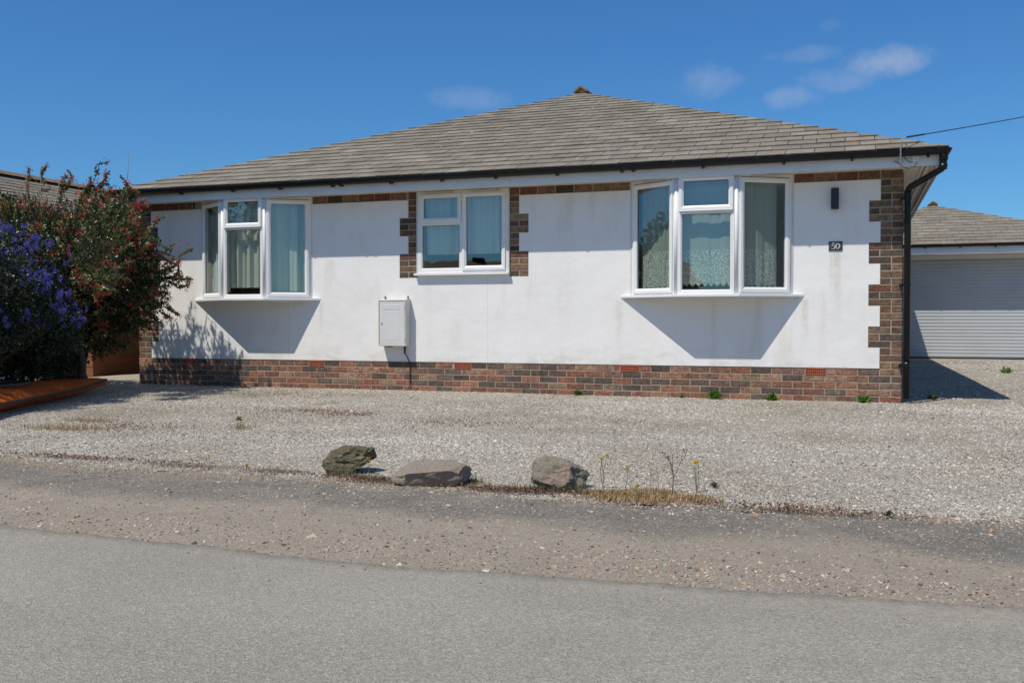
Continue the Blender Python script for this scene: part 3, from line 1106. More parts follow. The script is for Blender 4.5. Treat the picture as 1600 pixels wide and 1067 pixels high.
def hip_roof(parent, x0, x1, y0, y1, ze, rise, ncourse, g_plan_off=0.0, ridge_label=None, w=0.30):
    half = (x1 - x0) / 2
    ln = math.hypot(half, rise)
    g = ln / ncourse
    k = half / ln                              # plan run per unit slope
    L = x1 - x0
    D = y1 - y0
    t, b = MB(), MB()
    up = lambda ux, uy: (ux * k, uy * k, rise / ln)
    tile_face(t, b, (x0, y0, ze), (1, 0, 0), up(0, 1), L, g, w, ncourse, lambda q: q * k, lambda q: L - q * k, 0.11)
    tile_face(t, b, (x1, y0, ze), (0, 1, 0), up(-1, 0), D, g, w, ncourse, lambda q: q * k, lambda q: D - q * k, 0.05)
    tile_face(t, b, (x0, y0, ze), (0, 1, 0), up(1, 0), D, g, w, ncourse, lambda q: q * k, lambda q: D - q * k, 0.2)
    tile_face(t, b, (x0, y1, ze), (1, 0, 0), up(0, -1), L, g, w, ncourse, lambda q: q * k, lambda q: L - q * k, 0.02)
    roof = t.build('roof', M['slate'], parent)
    b.build('roof_boarding', M['dark'], roof)
    # angular ridge tiles with a mortar-filled open end
    cx, zr = (x0 + x1) / 2, ze + rise
    ys, ye = y0 + half - 0.10, y1 - half + 0.10
    n = max(1, int((ye - ys) / 0.45))
    rt = MB()
    for i in range(n):
        a = ys + (ye - ys) * i / n
        c_ = ys + (ye - ys) * (i + 1) / n + 0.01
        hh = 0.105 + random.uniform(-0.004, 0.004)
        ww = 0.125
        poly = [(cx - ww, zr + 0.005), (cx - ww + 0.02, zr + 0.045), (cx - 0.03, zr + hh - 0.01), (cx, zr + hh), (cx + 0.03, zr + hh - 0.01), (cx + ww - 0.02, zr + 0.045), (cx + ww, zr + 0.005),
                (cx + ww - 0.028, zr + 0.002), (cx, zr + hh - 0.028), (cx - ww + 0.028, zr + 0.002)]
        rt.prism(poly, 1, a, c_, (0.26, 0.15, 0.08) if i % 3 else (0.22, 0.17, 0.11))
    rt.build('ridge_tile', M['slate'], roof)
    mf = MB()
    mf.prism([(cx - 0.09, zr), (cx, zr + 0.074), (cx + 0.09, zr)], 1, ys + 0.035, ys + 0.2, (0.42, 0.25, 0.10))
    mf.build('mortar_fill', M['slate'], roof)
    return roof


RX0, RX1, RY0, RY1 = -9.50, 0.90, 10.79, 23.98
RE = 2.615
hip_roof(bung, RX0, RX1, RY0, RY1, RE, 2.055, 24)

# fascia, soffit, gutter
FY = 10.87
fa = MB()
fa.box((RX0 + 0.08, FY, 2.447), (0.815, FY + 0.018, 2.600))
fa.box((0.797, FY + 0.018, 2.447), (0.815, RY1 - 0.06, 2.600))
fa.box((RX0 + 0.08, FY + 0.018, 2.447), (RX0 + 0.098, RY1 - 0.06, 2.600))
fas = fa.build('fascia', M['fascia'], bung, bevel=0.002)
for x in (-3.79, -7.9, 0.62):
    fj = MB()
    fj.box((x - 0.004, FY - 0.0015, 2.449), (x + 0.004, FY + 0.002, 2.598))
    fj.build('fascia_joint', M['upvc_old'], fas)
x = -9.2
while x < 0.75:
    nl = MB()
    nl.tube([(x, FY - 0.002, 2.528 + random.uniform(-0.012, 0.012)), (x, FY + 0.004, 2.528)], 0.0045, 6)
    nl.build('fascia_nail', M['zinc'], fas)
    x += random.uniform(0.55, 0.62)
sf = MB()
sf.box((RX0 + 0.099, FY + 0.019, 2.478), (0.796, W + 0.10, 2.486))
sf.box((XR - 0.02, W + 0.10, 2.478), (0.796, RY1 - 0.07, 2.486))
sf.box((RX0 + 0.099, W + 0.10, 2.478), (XL + 0.02, RY1 - 0.07, 2.486))
sof = sf.build('soffit', M['soffit'], bung)
sv = MB()
for xx, ww in ((0.700, 0.011), (0.760, 0.003), (0.66, 0.003)):
    sv.box((xx, FY + 0.06, 2.4745), (xx + ww, RY1 - 0.1, 2.4775))
sv.box((XR + 0.02, 11.10, 2.4755), (0.795, 11.104, 2.4775))
sv.build('soffit_vent', M['seam'], sof)


def gutter(mb, p0, p1, outward, r=0.056, lip=0.004):
    """half-round channel along p0-p1; outward = horizontal unit vector"""
    p0, p1, o = Vector(p0), Vector(p1), Vector(outward)
    prof = [(math.cos(t) * r, -math.sin(t) * r) for t in [math.pi * k / 12 for k in range(13)]]
    prof2 = [(math.cos(t) * (r - 0.004), -math.sin(t) * (r - 0.004)) for t in [math.pi * k / 12 for k in range(13)]]
    loop = prof + prof2[::-1]
    n = len(loop)
    v = [tuple(p + o * a + Vector((0, 0, b))) for p in (p0, p1) for a, b in loop]
    mb.poly(v, [(i, (i + 1) % n, n + (i + 1) % n, n + i) for i in range(n)])
    d = (p1 - p0).normalized()
    mb.tube([p0 + o * (r - 0.001), p1 + o * (r - 0.001)], 0.006, 6)


gt = MB()
GZ = 2.600
gutter(gt, (RX0 - 0.02, FY - 0.058, GZ), (0.875, FY - 0.058, GZ), (0, -1, 0))
gutter(gt, (0.873, FY - 0.058, GZ), (0.873, RY1, GZ), (1, 0, 0))
gutter(gt, (RX0 + 0.02, FY - 0.058, GZ), (RX0 + 0.02, RY1, GZ), (-1, 0, 0))
# corner bowl
cv, cf = [], []
for i in range(9):
    th = i / 8 * math.pi / 2
    for k in range(7):
        ph = k / 6 * math.pi / 2
        cv.append((0.873 + math.cos(ph) * 0.0565 * math.sin(th), FY - 0.058 - math.cos(ph) * 0.0565 * math.cos(th), GZ - 0.0565 * math.sin(ph)))
for i in range(8):
    for k in range(6):
        a = i * 7 + k
        cf.append((a, a + 1, a + 8, a + 7))
gt.poly(cv, cf)
gt.tube([(0.873 + 0.056 * math.sin(t), FY - 0.058 - 0.056 * math.cos(t), GZ) for t in [k / 8 * math.pi / 2 for k in range(9)]], 0.007, 6)
gut = gt.build('gutter', M['black'], bung, smooth=False)
for x in (-9.13, -8.35, -7.55, -6.85, -6.1, -5.98, -5.30, -4.63, -3.95, -3.2, -2.45, -2.32, -1.55, -0.70, -0.02, 0.71):
    b = MB()
    b.prism([(FY - 0.10, GZ - 0.052), (FY - 0.06, GZ - 0.078), (FY - 0.002, GZ - 0.062), (FY - 0.002, GZ - 0.02), (FY - 0.02, GZ - 0.02), (FY - 0.06, GZ - 0.060)], 0, x - 0.014, x + 0.014)
    b.build('gutter_bracket', M['black'], gut)

# downpipe with swan neck
dp = MB()
PX, PY = 0.540, 11.17
dp.tube([(0.855, FY - 0.052, 2.56), (0.855, FY - 0.05, 2.43), (0.838, FY - 0.03, 2.405), (0.80, FY + 0.01, 2.385), (0.60, PY - 0.055, 2.292), (0.565, PY - 0.02, 2.275), (0.545, PY - 0.002, 2.245), (PX, PY, 2.20), (PX, PY, 0.05)], 0.034, 14)
dp.tube([(0.855, FY - 0.052, 2.575), (0.855, FY - 0.052, 2.49)], 0.042, 14)
dp.tube([(0.855, FY - 0.05, 2.455), (0.848, FY - 0.04, 2.40)], 0.040, 14)
dp.tube([(PX, PY, 2.24), (PX, PY, 2.17)], 0.039, 14)
dp.tube([(PX, PY, 0.44), (PX, PY, 0.37)], 0.039, 14)
pipe = dp.build('downpipe', M['black'], bung, smooth=True)
for z in (2.16, 1.25, 0.40):
    c = MB()
    c.tube([(PX, PY, z - 0.015), (PX, PY, z + 0.015)], 0.0405, 14)
    c.box((XR - 0.03, PY - 0.002, z - 0.013), (PX - 0.03, PY + 0.012, z + 0.013))
    c.box((XR - 0.03, PY + 0.012, z - 0.013), (XR - 0.008, W + 0.0, z + 0.013))
    c.build('pipe_clip', M['black'], pipe)

# ------------------------------------------------------------------ things fixed to the front wall
mc = empty('meter_cabinet', (-5.43, W - 0.08, 0.55), 'pale meter cabinet on the white wall below the middle window', 'meter box')
X0, X1, MZ0, MZ1, MY = -5.622, -5.242, 0.556, 1.135, W - 0.152
c = MB()
c.box((X0, MY + 0.012, MZ0), (X1, W - 0.004, MZ1))
c.box((X0 - 0.004, MY + 0.05, MZ1 - 0.006), (X1 + 0.004, W - 0.005, MZ1 + 0.006))
Fm = Face((X0, MY + 0.012), (X1, MY + 0.012))
Fm.ring(c, 0, Fm.w, MZ0, MZ1, [(0, 0), (0, 0.012), (0.016, 0.014), (0.019, 0.002), (0.03, 0.002)])
c.build('cabinet_body', M['meter'], mc, bevel=0.004)
d = MB()
Fm.slab(d, 0.021, Fm.w - 0.021, -0.004, 0.008, MZ0 + 0.021, MZ1 - 0.021)
Fm.slab(d, 0.075, Fm.w - 0.085, 0.004, 0.0105, MZ1 - 0.125, MZ1 - 0.065)
Fm.slab(d, 0.075, Fm.w - 0.085, 0.004, 0.0095, MZ0 + 0.07, MZ1 - 0.135)
dr = d.build('cabinet_door', M['meterdoor'], mc, bevel=0.004)
k = MB()
a = Fm.p(0.052, 0.006, 0.84)
k.tube([a, (a[0], a[1] - 0.010, a[2])], 0.009, 12)
k.build('lock', M['zinc'], dr)
for z in (MZ0 + 0.09, MZ1 - 0.09):
    h = MB()
    Fm.slab(h, Fm.w - 0.022, Fm.w - 0.008, 0.010, 0.020, z - 0.022, z + 0.022)
    h.build('hinge', M['meter'], dr)
for x in (X0 + 0.035, X1 - 0.03):
    l = MB()
    l.box((x - 0.006, W - 0.03, MZ1 + 0.001), (x + 0.006, W - 0.009, MZ1 + 0.048))
    l.build('fixing_lug', M['zinc'], mc)
cb = MB()
cb.box((X0 + 0.09, MY + 0.03, MZ0 - 0.014), (X0 + 0.17, MY + 0.07, MZ0 + 0.001))
cb.build('drip_outlet', M['dark'], mc)
cb = MB()
cx = X1 - 0.055
cb.tube([(cx, W - 0.06, MZ0 + 0.01), (cx - 0.002, W - 0.055, MZ0 - 0.10)], [0.017, 0.010], 10)
cb.tube([(cx - 0.002, W - 0.055, MZ0 - 0.09), (cx + 0.02, W - 0.035, 0.42), (cx + 0.05, W - 0.016, 0.34), (cx + 0.048, W - 0.012, 0.2), (cx + 0.05, W - 0.013, 0.08), (cx + 0.03, W - 0.03, 0.005), (cx - 0.03, W - 0.05, -0.01)], 0.0065, 8)
tag(cb.build('meter_cable', M['rubber']), 'black cable dropping from the meter cabinet to the gravel', 'cable')

lx, lz0, lz1 = -0.190, 2.075, 2.300
lp = empty('wall_lamp', (lx, W, 2.19), 'dark rectangular up-and-down light above the house number', 'wall light')
l = MB()
l.box((lx - 0.040, W - 0.105, lz0), (lx + 0.040, W - 0.024, lz1))
l.build('lamp_body', M['lamp'], lp, bevel=0.003)
l = MB()
l.box((lx - 0.032, W - 0.024, lz0 + 0.02), (lx + 0.032, W - 0.006, lz1 - 0.02))
l.build('back_plate', M['lamp'], lp)
l = MB()
l.tube([(lx, W - 0.065, lz0 - 0.002), (lx, W - 0.065, lz0 + 0.004)], 0.027, 16)
l.build('lamp_glass', M['seam'], lp)

np_ = empty('house_number_plate', (-0.181, W, 1.68), 'small dark slate plate reading 50 under the wall light', 'house number')
s = MB()
s.box((-0.252, W - 0.016, 1.630), (-0.110, W - 0.006, 1.730))
s.build('plate', M['plate'], np_, bevel=0.002)


def digits(mb, y):
    """serif 5 and 0 as thick strokes, and the two fixing dots"""
    def stroke(pts, rad):
        n = len(pts)
        L, Rr = [], []
        for i, (px, pz) in enumerate(pts):
            a = pts[max(i - 1, 0)]; b = pts[min(i + 1, n - 1)]
            dx, dz = b[0] - a[0], b[1] - a[1]
            q = math.hypot(dx, dz) or 1
            nx, nz = -dz / q, dx / q
            L.append((px + nx * rad[i], pz + nz * rad[i])); Rr.append((px - nx * rad[i], pz - nz * rad[i]))
        for i in range(n - 1):
            mb.prism([L[i], L[i + 1], Rr[i + 1], Rr[i]], 1, y, y - 0.0025)
    cx, cz = -0.181, 1.680
    # five
    stroke([(cx - 0.034, cz + 0.031), (cx - 0.006, cz + 0.0305)], [0.0042, 0.0036])
    stroke([(cx - 0.034, cz + 0.030), (cx - 0.037, cz + 0.004)], [0.0018, 0.0016])
    P = [(cx - 0.037 + 0.0, cz + 0.004), (cx - 0.027, cz + 0.009), (cx - 0.016, cz + 0.007), (cx - 0.008, cz - 0.002), (cx - 0.007, cz - 0.014), (cx - 0.013, cz - 0.026), (cx - 0.025, cz - 0.031), (cx - 0.037, cz - 0.028), (cx - 0.040, cz - 0.023)]
    stroke(P, [0.0014, 0.002, 0.0026, 0.0036, 0.0042, 0.003, 0.002, 0.002, 0.0035])
    # nought
    n = 20
    P = [(cx + 0.022 + 0.0175 * math.sin(2 * math.pi * i / n), cz + 0.029 * math.cos(2 * math.pi * i / n)) for i in range(n + 1)]
    stroke(P, [0.0016 + 0.003 * abs(math.sin(2 * math.pi * i / n)) for i in range(n + 1)])
    for sx in (-0.057, 0.053):
        mb.tube([(cx + sx, y, cz), (cx + sx, y - 0.003, cz)], 0.003, 10)


s = MB()
digits(s, W - 0.0162)
s.build('number', M['letter'], np_)

oc = empty('overhead_cable', (0.46, 10.85, 2.5), 'thin overhead wire running from the eaves corner up to the right', 'cable')
c = MB()
a = Vector((0.50, 10.74, 2.725)); b = Vector((2.077, 14.262, 3.6))
far = a + (b - a) * 6
pts = []
for i in range(25):
    t = i / 24
    p = a.lerp(far, t)
    p.z -= 0.9 * 4 * t * (1 - t) * 0.18
    pts.append(p)
c.tube(pts, 0.0055, 6)
c.tube([pts[0], pts[1] * 0.5 + pts[0] * 0.5], 0.009, 6)
c.build('wire', M['rubber'], oc)
c = MB()
c.tube([(0.447, 10.745, 2.50), (0.448, 10.735, 2.60), (0.455, 10.73, 2.68), (0.468, 10.733, 2.715), (0.50, 10.74, 2.725)], [0.0085, 0.0085, 0.007, 0.005, 0.005], 8)
c.build('swan_neck_bracket', M['zinc'], oc)
c = MB()
c.box((0.405, FY - 0.012, 2.487), (0.495, FY, 2.553))
c.tube([(0.447, 10.75, 2.50), (0.447, FY - 0.01, 2.50)], 0.008, 8)
for x in (0.425, 0.447, 0.47): c.tube([(x, FY - 0.03, 2.49), (x, FY - 0.01, 2.49)], 0.007, 8)
c.build('anchor_plate', M['meterdoor'], oc)
c = MB()
c.box((0.56, FY - 0.032, 2.49), (0.63, FY, 2.56))
c.build('junction_box', M['meterdoor'], oc, bevel=0.004)
c = MB()
P = [Vector((0.39, FY - 0.025, 2.505)), Vector((0.43, FY - 0.03, 2.485)), Vector((0.47, FY - 0.03, 2.445)), Vector((0.53, FY - 0.03, 2.42)), Vector((0.585, FY - 0.028, 2.44)), Vector((0.61, FY - 0.02, 2.49))]
c.tube(P, 0.0035, 6)
c.tube([(0.475, FY - 0.03, 2.555), (0.50, FY - 0.03, 2.52), (0.54, FY - 0.028, 2.487), (0.57, FY - 0.02, 2.487)], 0.0035, 6)
c.build('slack_wire', M['rubber'], oc)

# ------------------------------------------------------------------ the garage behind
gar = empty('garage', (2.6, 26.5, 0), 'detached garage with grey roller door behind the right end of the bungalow', 'garage')
GX0, GX1, GY = -1.85, 5.75, 24.02
hip_roof(gar, GX0, GX1, GY, 35.0, 2.585, 1.28, 14)
g = MB()
g.box((GX0 + 0.1, GY + 0.08, 2.375), (GX1 - 0.1, GY + 0.10, 2.55))
g.build('fascia', M['fascia'], gar)
g = MB()
gutter(g, (GX0, GY + 0.03, 2.575), (GX1, GY + 0.03, 2.575), (0, -1, 0), 0.05)
gg = g.build('gutter', M['black'], gar)
x = 0.8
for i in range(7):
    b = MB()
    b.box((x + i * 0.72, GY + 0.0, 2.50), (x + 0.03 + i * 0.72, GY + 0.075, 2.535))
    b.build('gutter_bracket', M['black'], gg)
g = MB()
g.box((GX0 + 0.1, GY + 0.10, 2.385), (GX1 - 0.1, GY + 0.80, 2.393))
g.build('soffit', M['soffit'], gar)
g = MB()
g.box((GX0 + 0.3, GY + 0.82, -0.2), (0.85, 34.7, 2.5)); g.box((4.35, GY + 0.82, -0.2), (GX1 - 0.3, 34.7, 2.5))
g.box((0.85, 26.2, -0.2), (4.35, 26.3, 2.5)); g.box((0.85, GY + 0.82, 2.27), (4.35, GY + 1.0, 2.5))
g.build('wall', M['render'], gar)
g = MB()
prof = []
nsl = 29
for i in range(nsl):
    z = 0.03 + i * 2.24 / nsl
    h = 2.24 / nsl
    for q, dd in ((0.0, 0.0), (0.08, 0.004), (0.5, 0.010), (0.88, 0.004), (0.96, 0.0)):
        prof.append((GY + 0.78 - dd, z + q * h))
prof.append((GY + 0.80, 2.28)); 
for i in range(len(prof) - 1):
    (ya, za), (yb, zb) = prof[i], prof[i + 1]
    g.face([(0.86, ya, za), (4.34, ya, za), (4.34, yb, zb), (0.86, yb, zb)])
gd = g.build('roller_door', M['door'], gar, smooth=False)
g = MB()
g.box((0.86, GY + 0.76, 0.0), (4.34, GY + 0.80, 0.03))
g.build('door_seal', M['rubber'], gd)
for xa in (0.852, 4.302):
    g = MB()
    g.box((xa, GY + 0.74, 0.0), (xa + 0.05, GY + 0.765, 2.27))
    g.build('guide_rail', M['door'], gar)

# ------------------------------------------------------------------ neighbour on the left
M['clad'] = None
m = NT('rust_brown_boards')
x = m.sep()
bd = m.math('FRACT', m.math('DIVIDE', x[2], 0.15))
c = m.mix(m.noise(6, 5, 0.6, stretch=(1, 0.4, 6)), (0.16, 0.055, 0.02), (0.26, 0.10, 0.035))
c = m.mix(m.range(x[2], 0.30, 0.31, 0.0, 0.35), c, (0.12, 0.07, 0.045))
m.set('Base Color', c)
m.set('Roughness', 0.7)
m.bump(m.range(bd, 0.0, 0.08), 0.012, 1)
M['clad'] = m.m
nb = empty('neighbouring_bungalow', (-14, 15, 0), 'low bungalow with mossy grey slate roof partly hidden behind the shrubs at left', 'house')
g = MB()
g.box((-17.0, 12.3, -0.2), (-11.15, 18.5, 2.15))
g.build('wall', M['clad'], nb)
g = MB()
g.prism([(-17.0, 2.15), (-11.15, 2.15), (-14.0, 3.30)], 1, 12.3, 16.3)
g.build('gable', M['clad'], nb)
t, b = MB(), MB()
rise, half = 1.2, 3.25
ln = math.hypot(rise, half)
tile_face(t, b, (-10.8, 11.9, 2.22), (0, 1, 0), (-half / ln, 0, rise / ln), 4.6, ln / 14, 0.3, 14, lambda q: 0, lambda q: 4.6, 0.1)
tile_face(t, b, (-17.3, 11.9, 2.22), (0, 1, 0), (half / ln, 0, rise / ln), 4.6, ln / 14, 0.3, 14, lambda q: 0, lambda q: 4.6, 0.1)
nr = t.build('roof', M['slate'], nb)
b.build('roof_boarding', M['dark'], nr)
t = MB()
for i in range(11):
    y0 = 11.88 + i * 0.42
    t.prism([(-14.18, 3.40), (-14.05, 3.47), (-14.0, 3.49), (-13.95, 3.47), (-13.82, 3.40), (-13.9, 3.39), (-14.0, 3.45), (-14.1, 3.39)], 1, y0, y0 + 0.425, (0.22, 0.165, 0.11))
t.build('ridge_tile', M['slate'], nr)
g = MB()
g.box((-10.83, 11.9, 2.05), (-10.81, 16.5, 2.19))
g.build('fascia', M['clad'], nb)
g = MB()
g.box((-11.16, 11.9, 2.04), (-10.83, 16.5, 2.05))
g.build('soffit', M['soffit'], nb)

# ------------------------------------------------------------------ ground
def hsum(x, y):
    return (0.006 * np.sin(x * 1.3 + 0.7 * y) + 0.005 * np.sin(y * 2.1 - x * 0.6) + 0.004 * np.sin(3.1 * x + 1.7 * y + 1) +
            0.003 * np.sin(5.3 * x - 4.1 * y) + 0.002 * np.sin(11 * x + 7 * y))


def sheet(name, xs, ys, zf, mat, yshift=None):
    X, Y = np.meshgrid(xs, ys)
    if yshift is not None: Y = yshift(X, Y)
    Z = zf(X, Y)
    V = np.stack([X.ravel(), Y.ravel(), Z.ravel()], 1)
    nx, ny = len(xs), len(ys)
    i = np.arange(nx - 1)[None, :] + nx * np.arange(ny - 1)[:, None]
    i = i.ravel()
    F_ = np.stack([i, i + 1, i + nx + 1, i + nx], 1)
    o = fast_mesh(name, V, F_, mat, smooth=True)
    o['kind'] = 'structure'
    return o


M['gravel'] = mat_gravel()
M['verge'] = mat_verge()
M['road'] = mat_road()
M['field'] = simple('rough_grass', (0.07, 0.085, 0.03), 0.95, 0.4, 0.6, 0.02, 20)


def wob(x, k=1.0):
    return k * (0.030 * np.sin(1.9 * x + 1) + 0.018 * np.sin(4.7 * x) + 0.014 * np.sin(11 * x + 2) + 0.011 * np.sin(29 * x + np.sin(5 * x)) + 0.009 * np.sin(53 * x + 2 * np.sin(7 * x)) + 0.006 * np.sin(97 * x + 1))


ROAD_Y = lambda x: 3.24 + 0.055 * np.clip(x + 0.7, -1, 2.5) - 0.0 * x + 0.018 * np.clip(-x - 1.5, 0, 3) ** 2 * 1.0 + wob(x, 0.55)
GRAV_Y = lambda x: 4.72 + 0.022 * np.clip(-x - 1, 0, 6) ** 1.5 + wob(x, 1.3)

sheet('ground', np.linspace(-600, 600, 13), np.linspace(-600, 600, 13), lambda x, y: np.zeros_like(x) - 0.10, M['field'])
xs = np.concatenate([np.linspace(-40, -13, 20), np.arange(-12.5, 8, 0.10), np.linspace(8.5, 40, 24)])
def grav_z(x, y):
    z = np.minimum(hsum(x, y) * np.clip((11.2 - y) * 1.0, 0.25, 1) - 0.004, 0.02)
    e = np.clip((y - GRAV_Y(x)) / 0.22, 0, 1)
    return z * e + (-0.0185) * (1 - e)


sheet('gravel_drive', xs, np.concatenate([np.arange(0, 1, 0.012) ** 1 * 6.5, np.linspace(6.6, 26, 100)]),
      grav_z, M['gravel'],
      lambda X, Y: np.where(Y < 26.1, GRAV_Y(X) + Y / 26.0 * (26.0 - GRAV_Y(X)), Y))


def verge_z(x, y):
    z = -0.014 + 0.004 * np.sin(2.3 * x + 3 * y) + 0.004 * np.sin(6.1 * y - 2 * x) + 0.003 * np.sin(13 * x + 5 * y) + 0.002 * np.sin(23 * x - 17 * y)
    z += 0.012 * np.exp(-((y - 3.55) / 0.22) ** 2) * (0.5 + 0.5 * np.sin(x * 1.7))
    return z


xs = np.concatenate([np.linspace(-40, -9, 30), np.arange(-8.5, 5, 0.02), np.linspace(5.2, 40, 30)])
sheet('verge', xs, np.arange(2.9, 5.9, 0.05), lambda x, y: verge_z(x, y) - np.clip(y - GRAV_Y(x) - 0.02, 0, 1) * 0.12, M['verge'])
sheet('road', xs, np.concatenate([np.array([0, 0.02, 0.1, 0.4, 1.0, 2.0, 3.5, 5.0, 6.4])]),
      lambda x, y: np.where(y > ROAD_Y(x) - 0.005, -0.035, 0.0) + 0.0, M['road'],
      lambda X, Y: ROAD_Y(X) - Y)
sheet('far_verge', xs[::4], np.linspace(-6.5, -3.0, 8), lambda x, y: np.zeros_like(x) - 0.02, M['verge'])
pv = MB()
M['paving'] = simple('pale_paving', (0.36, 0.32, 0.24), 0.9, 0.2, 4, 0.004, 50)
y = 11.25
while y < 18:
    for x in (-10.95, -10.42, -9.89):
        pv.box((x + 0.005, y + 0.005, -0.05), (x + 0.52, y + 0.52, 0.018 + random.uniform(-0.002, 0.003)))
    y += 0.53
tag(pv.build('path', M['paving'], bevel=0.004), kind='structure')

# loose chips: one object of instanced stones for each of three kinds of loose material


def chips(name, P, rot, scl, mat, label, cat='gravel'):
    me = bpy.data.meshes.new(name)
    me.vertices.add(len(P))
    me.vertices.foreach_set('co', np.asarray(P, np.float32).ravel())
    a = me.attributes.new('rot', 'FLOAT_VECTOR', 'POINT'); a.data.foreach_set('vector', np.asarray(rot, np.float32).ravel())
    a = me.attributes.new('scl', 'FLOAT_VECTOR', 'POINT'); a.data.foreach_set('vector', np.asarray(scl, np.float32).ravel())
    o = bpy.data.objects.new(name, me)
    COL.objects.link(o)
    me.materials.append(mat)
    ng = bpy.data.node_groups.new(name + '_scatter', 'GeometryNodeTree')
    ng.interface.new_socket('Geometry', in_out='INPUT', socket_type='NodeSocketGeometry')
    ng.interface.new_socket('Geometry', in_out='OUTPUT', socket_type='NodeSocketGeometry')
    N, L = ng.nodes, ng.links
    gi, go = N.new('NodeGroupInput'), N.new('NodeGroupOutput')
    ico = N.new('GeometryNodeMeshIcoSphere'); ico.inputs['Radius'].default_value = 1.0; ico.inputs['Subdivisions'].default_value = 2
    sp = N.new('GeometryNodeSetPosition')
    nz = N.new('ShaderNodeTexNoise'); nz.inputs['Scale'].default_value = 0.9; nz.inputs['Detail'].default_value = 1
    vm = N.new('ShaderNodeVectorMath'); vm.operation = 'SUBTRACT'; vm.inputs[1].default_value = (0.5, 0.5, 0.5)
    vs_ = N.new('ShaderNodeVectorMath'); vs_.operation = 'SCALE'; vs_.inputs['Scale'].default_value = 1.9
    L.new(nz.outputs['Color'], vm.inputs[0]); L.new(vm.outputs[0], vs_.inputs[0]); L.new(vs_.outputs[0], sp.inputs['Offset'])
    L.new(ico.outputs['Mesh'], sp.inputs['Geometry'])
    sm = N.new('GeometryNodeSetMaterial'); sm.inputs['Material'].default_value = mat
    L.new(sp.outputs[0], sm.inputs['Geometry'])
    ip = N.new('GeometryNodeInstanceOnPoints')
    L.new(gi.outputs[0], ip.inputs['Points']); L.new(sm.outputs[0], ip.inputs['Instance'])
    na = N.new('GeometryNodeInputNamedAttribute'); na.data_type = 'FLOAT_VECTOR'; na.inputs['Name'].default_value = 'rot'
    nb_ = N.new('GeometryNodeInputNamedAttribute'); nb_.data_type = 'FLOAT_VECTOR'; nb_.inputs['Name'].default_value = 'scl'
    L.new(na.outputs['Attribute'], ip.inputs['Rotation']); L.new(nb_.outputs['Attribute'], ip.inputs['Scale'])
    L.new(ip.outputs[0], go.inputs[0])
    md = o.modifiers.new('scatter', 'NODES'); md.node_group = ng
    return tag(o, label, cat, kind='stuff')


def mat_chip(name, stops):
    m = NT(name)
    oi = m.n.new('ShaderNodeObjectInfo')
    c = m.ramp(oi.outputs['Random'], stops)
    c = m.mix(1.0, c, m.ramp(m.noise(2.0, 4, 0.7), [(0.3, 0.8), (0.7, 1.15)]), 'MULTIPLY')
    pos = m.n.new('ShaderNodeNewGeometry').outputs['Position']
    c = m.mix(1.0, c, m.ramp(m.noise(0.55, 5, 0.6, vec=pos), [(0.3, (0.70, 0.66, 0.60)), (0.5, (0.93, 0.91, 0.88)), (0.72, (1.08, 1.08, 1.08))]), 'MULTIPLY')
    m.set('Base Color', c)
    m.set('Roughness', 0.85)
    m.set('Specular IOR Level', 0.3)
    return m.m


def rs(n): return RNG.uniform(0, 2 * math.pi, (n, 3))


def wedge(n, y0, y1, lo=-1.12, hi=0.22, pow_=1.0):
    """random points where the drive is in view, spread evenly over the ground"""
    Y = y0 + (y1 - y0) * RNG.random(n * 3) ** pow_
    X = RNG.uniform(lo * y1, hi * y1 + 0.3, n * 3)
    ok = (X > lo * Y - 0.3) & (X < hi * Y + 0.3)
    return X[ok][:n], Y[ok][:n]


def sizes(n, s, k=0.35):
    r = s * np.exp(RNG.normal(0, k, n))
    return np.stack([r * RNG.uniform(0.8, 1.3, n), r * RNG.uniform(0.6, 1.0, n), r * RNG.uniform(0.3, 0.55, n)], 1)


M['chip'] = mat_chip('limestone_chips', [(0.0, (0.12, 0.105, 0.085)), (0.14, (0.27, 0.24, 0.20)), (0.35, (0.50, 0.462, 0.405)), (0.65, (0.62, 0.582, 0.515)), (0.9, (0.72, 0.69, 0.63)), (1.0, (0.84, 0.81, 0.75))])
M['pebble'] = mat_chip('flint_pebbles', [(0.0, (0.08, 0.07, 0.06)), (0.12, (0.20, 0.16, 0.12)), (0.20, (0.48, 0.28, 0.15)), (0.34, (0.42, 0.33, 0.24)), (0.75, (0.50, 0.43, 0.34)), (0.94, (0.62, 0.55, 0.46)), (1.0, (0.78, 0.73, 0.65))])
PX_, PY_, SC_ = [], [], []
for n, y0, y1, s in ((120000, 4.6, 6.5, 0.0040), (120000, 6.3, 9.0, 0.0044), (90000, 8.8, 11.25, 0.0050)):
    x, y = wedge(n, y0, y1, -1.12, 0.20)
    PX_.append(x); PY_.append(y); SC_.append(sizes(len(x), s))
x = RNG.uniform(0.5, 4.5, 26000); y = RNG.uniform(11.2, 24.0, 26000)
PX_.append(x); PY_.append(y); SC_.append(sizes(len(x), 0.0075))
X, Y, S = np.concatenate(PX_), np.concatenate(PY_), np.concatenate(SC_)
thin = 0.5 + 0.5 * np.sin(X * 1.1 + 2 * np.sin(Y * 0.9)) * np.sin(Y * 1.3 + X * 0.5)
ok = (Y > GRAV_Y(X) + np.abs(RNG.normal(0, 0.06, len(X))) - RNG.exponential(0.05, len(X))) & (RNG.random(len(X)) < 0.35 + 0.65 * thin)
ok &= ~((X > XL - 0.02) & (X < XR + 0.01) & (Y > W - 0.005))
X, Y, S = X[ok], Y[ok], S[ok]
Z = np.maximum(grav_z(X, Y), np.where(Y < GRAV_Y(X) + 0.1, verge_z(X, Y), -1)) + S[:, 2] * 0.1
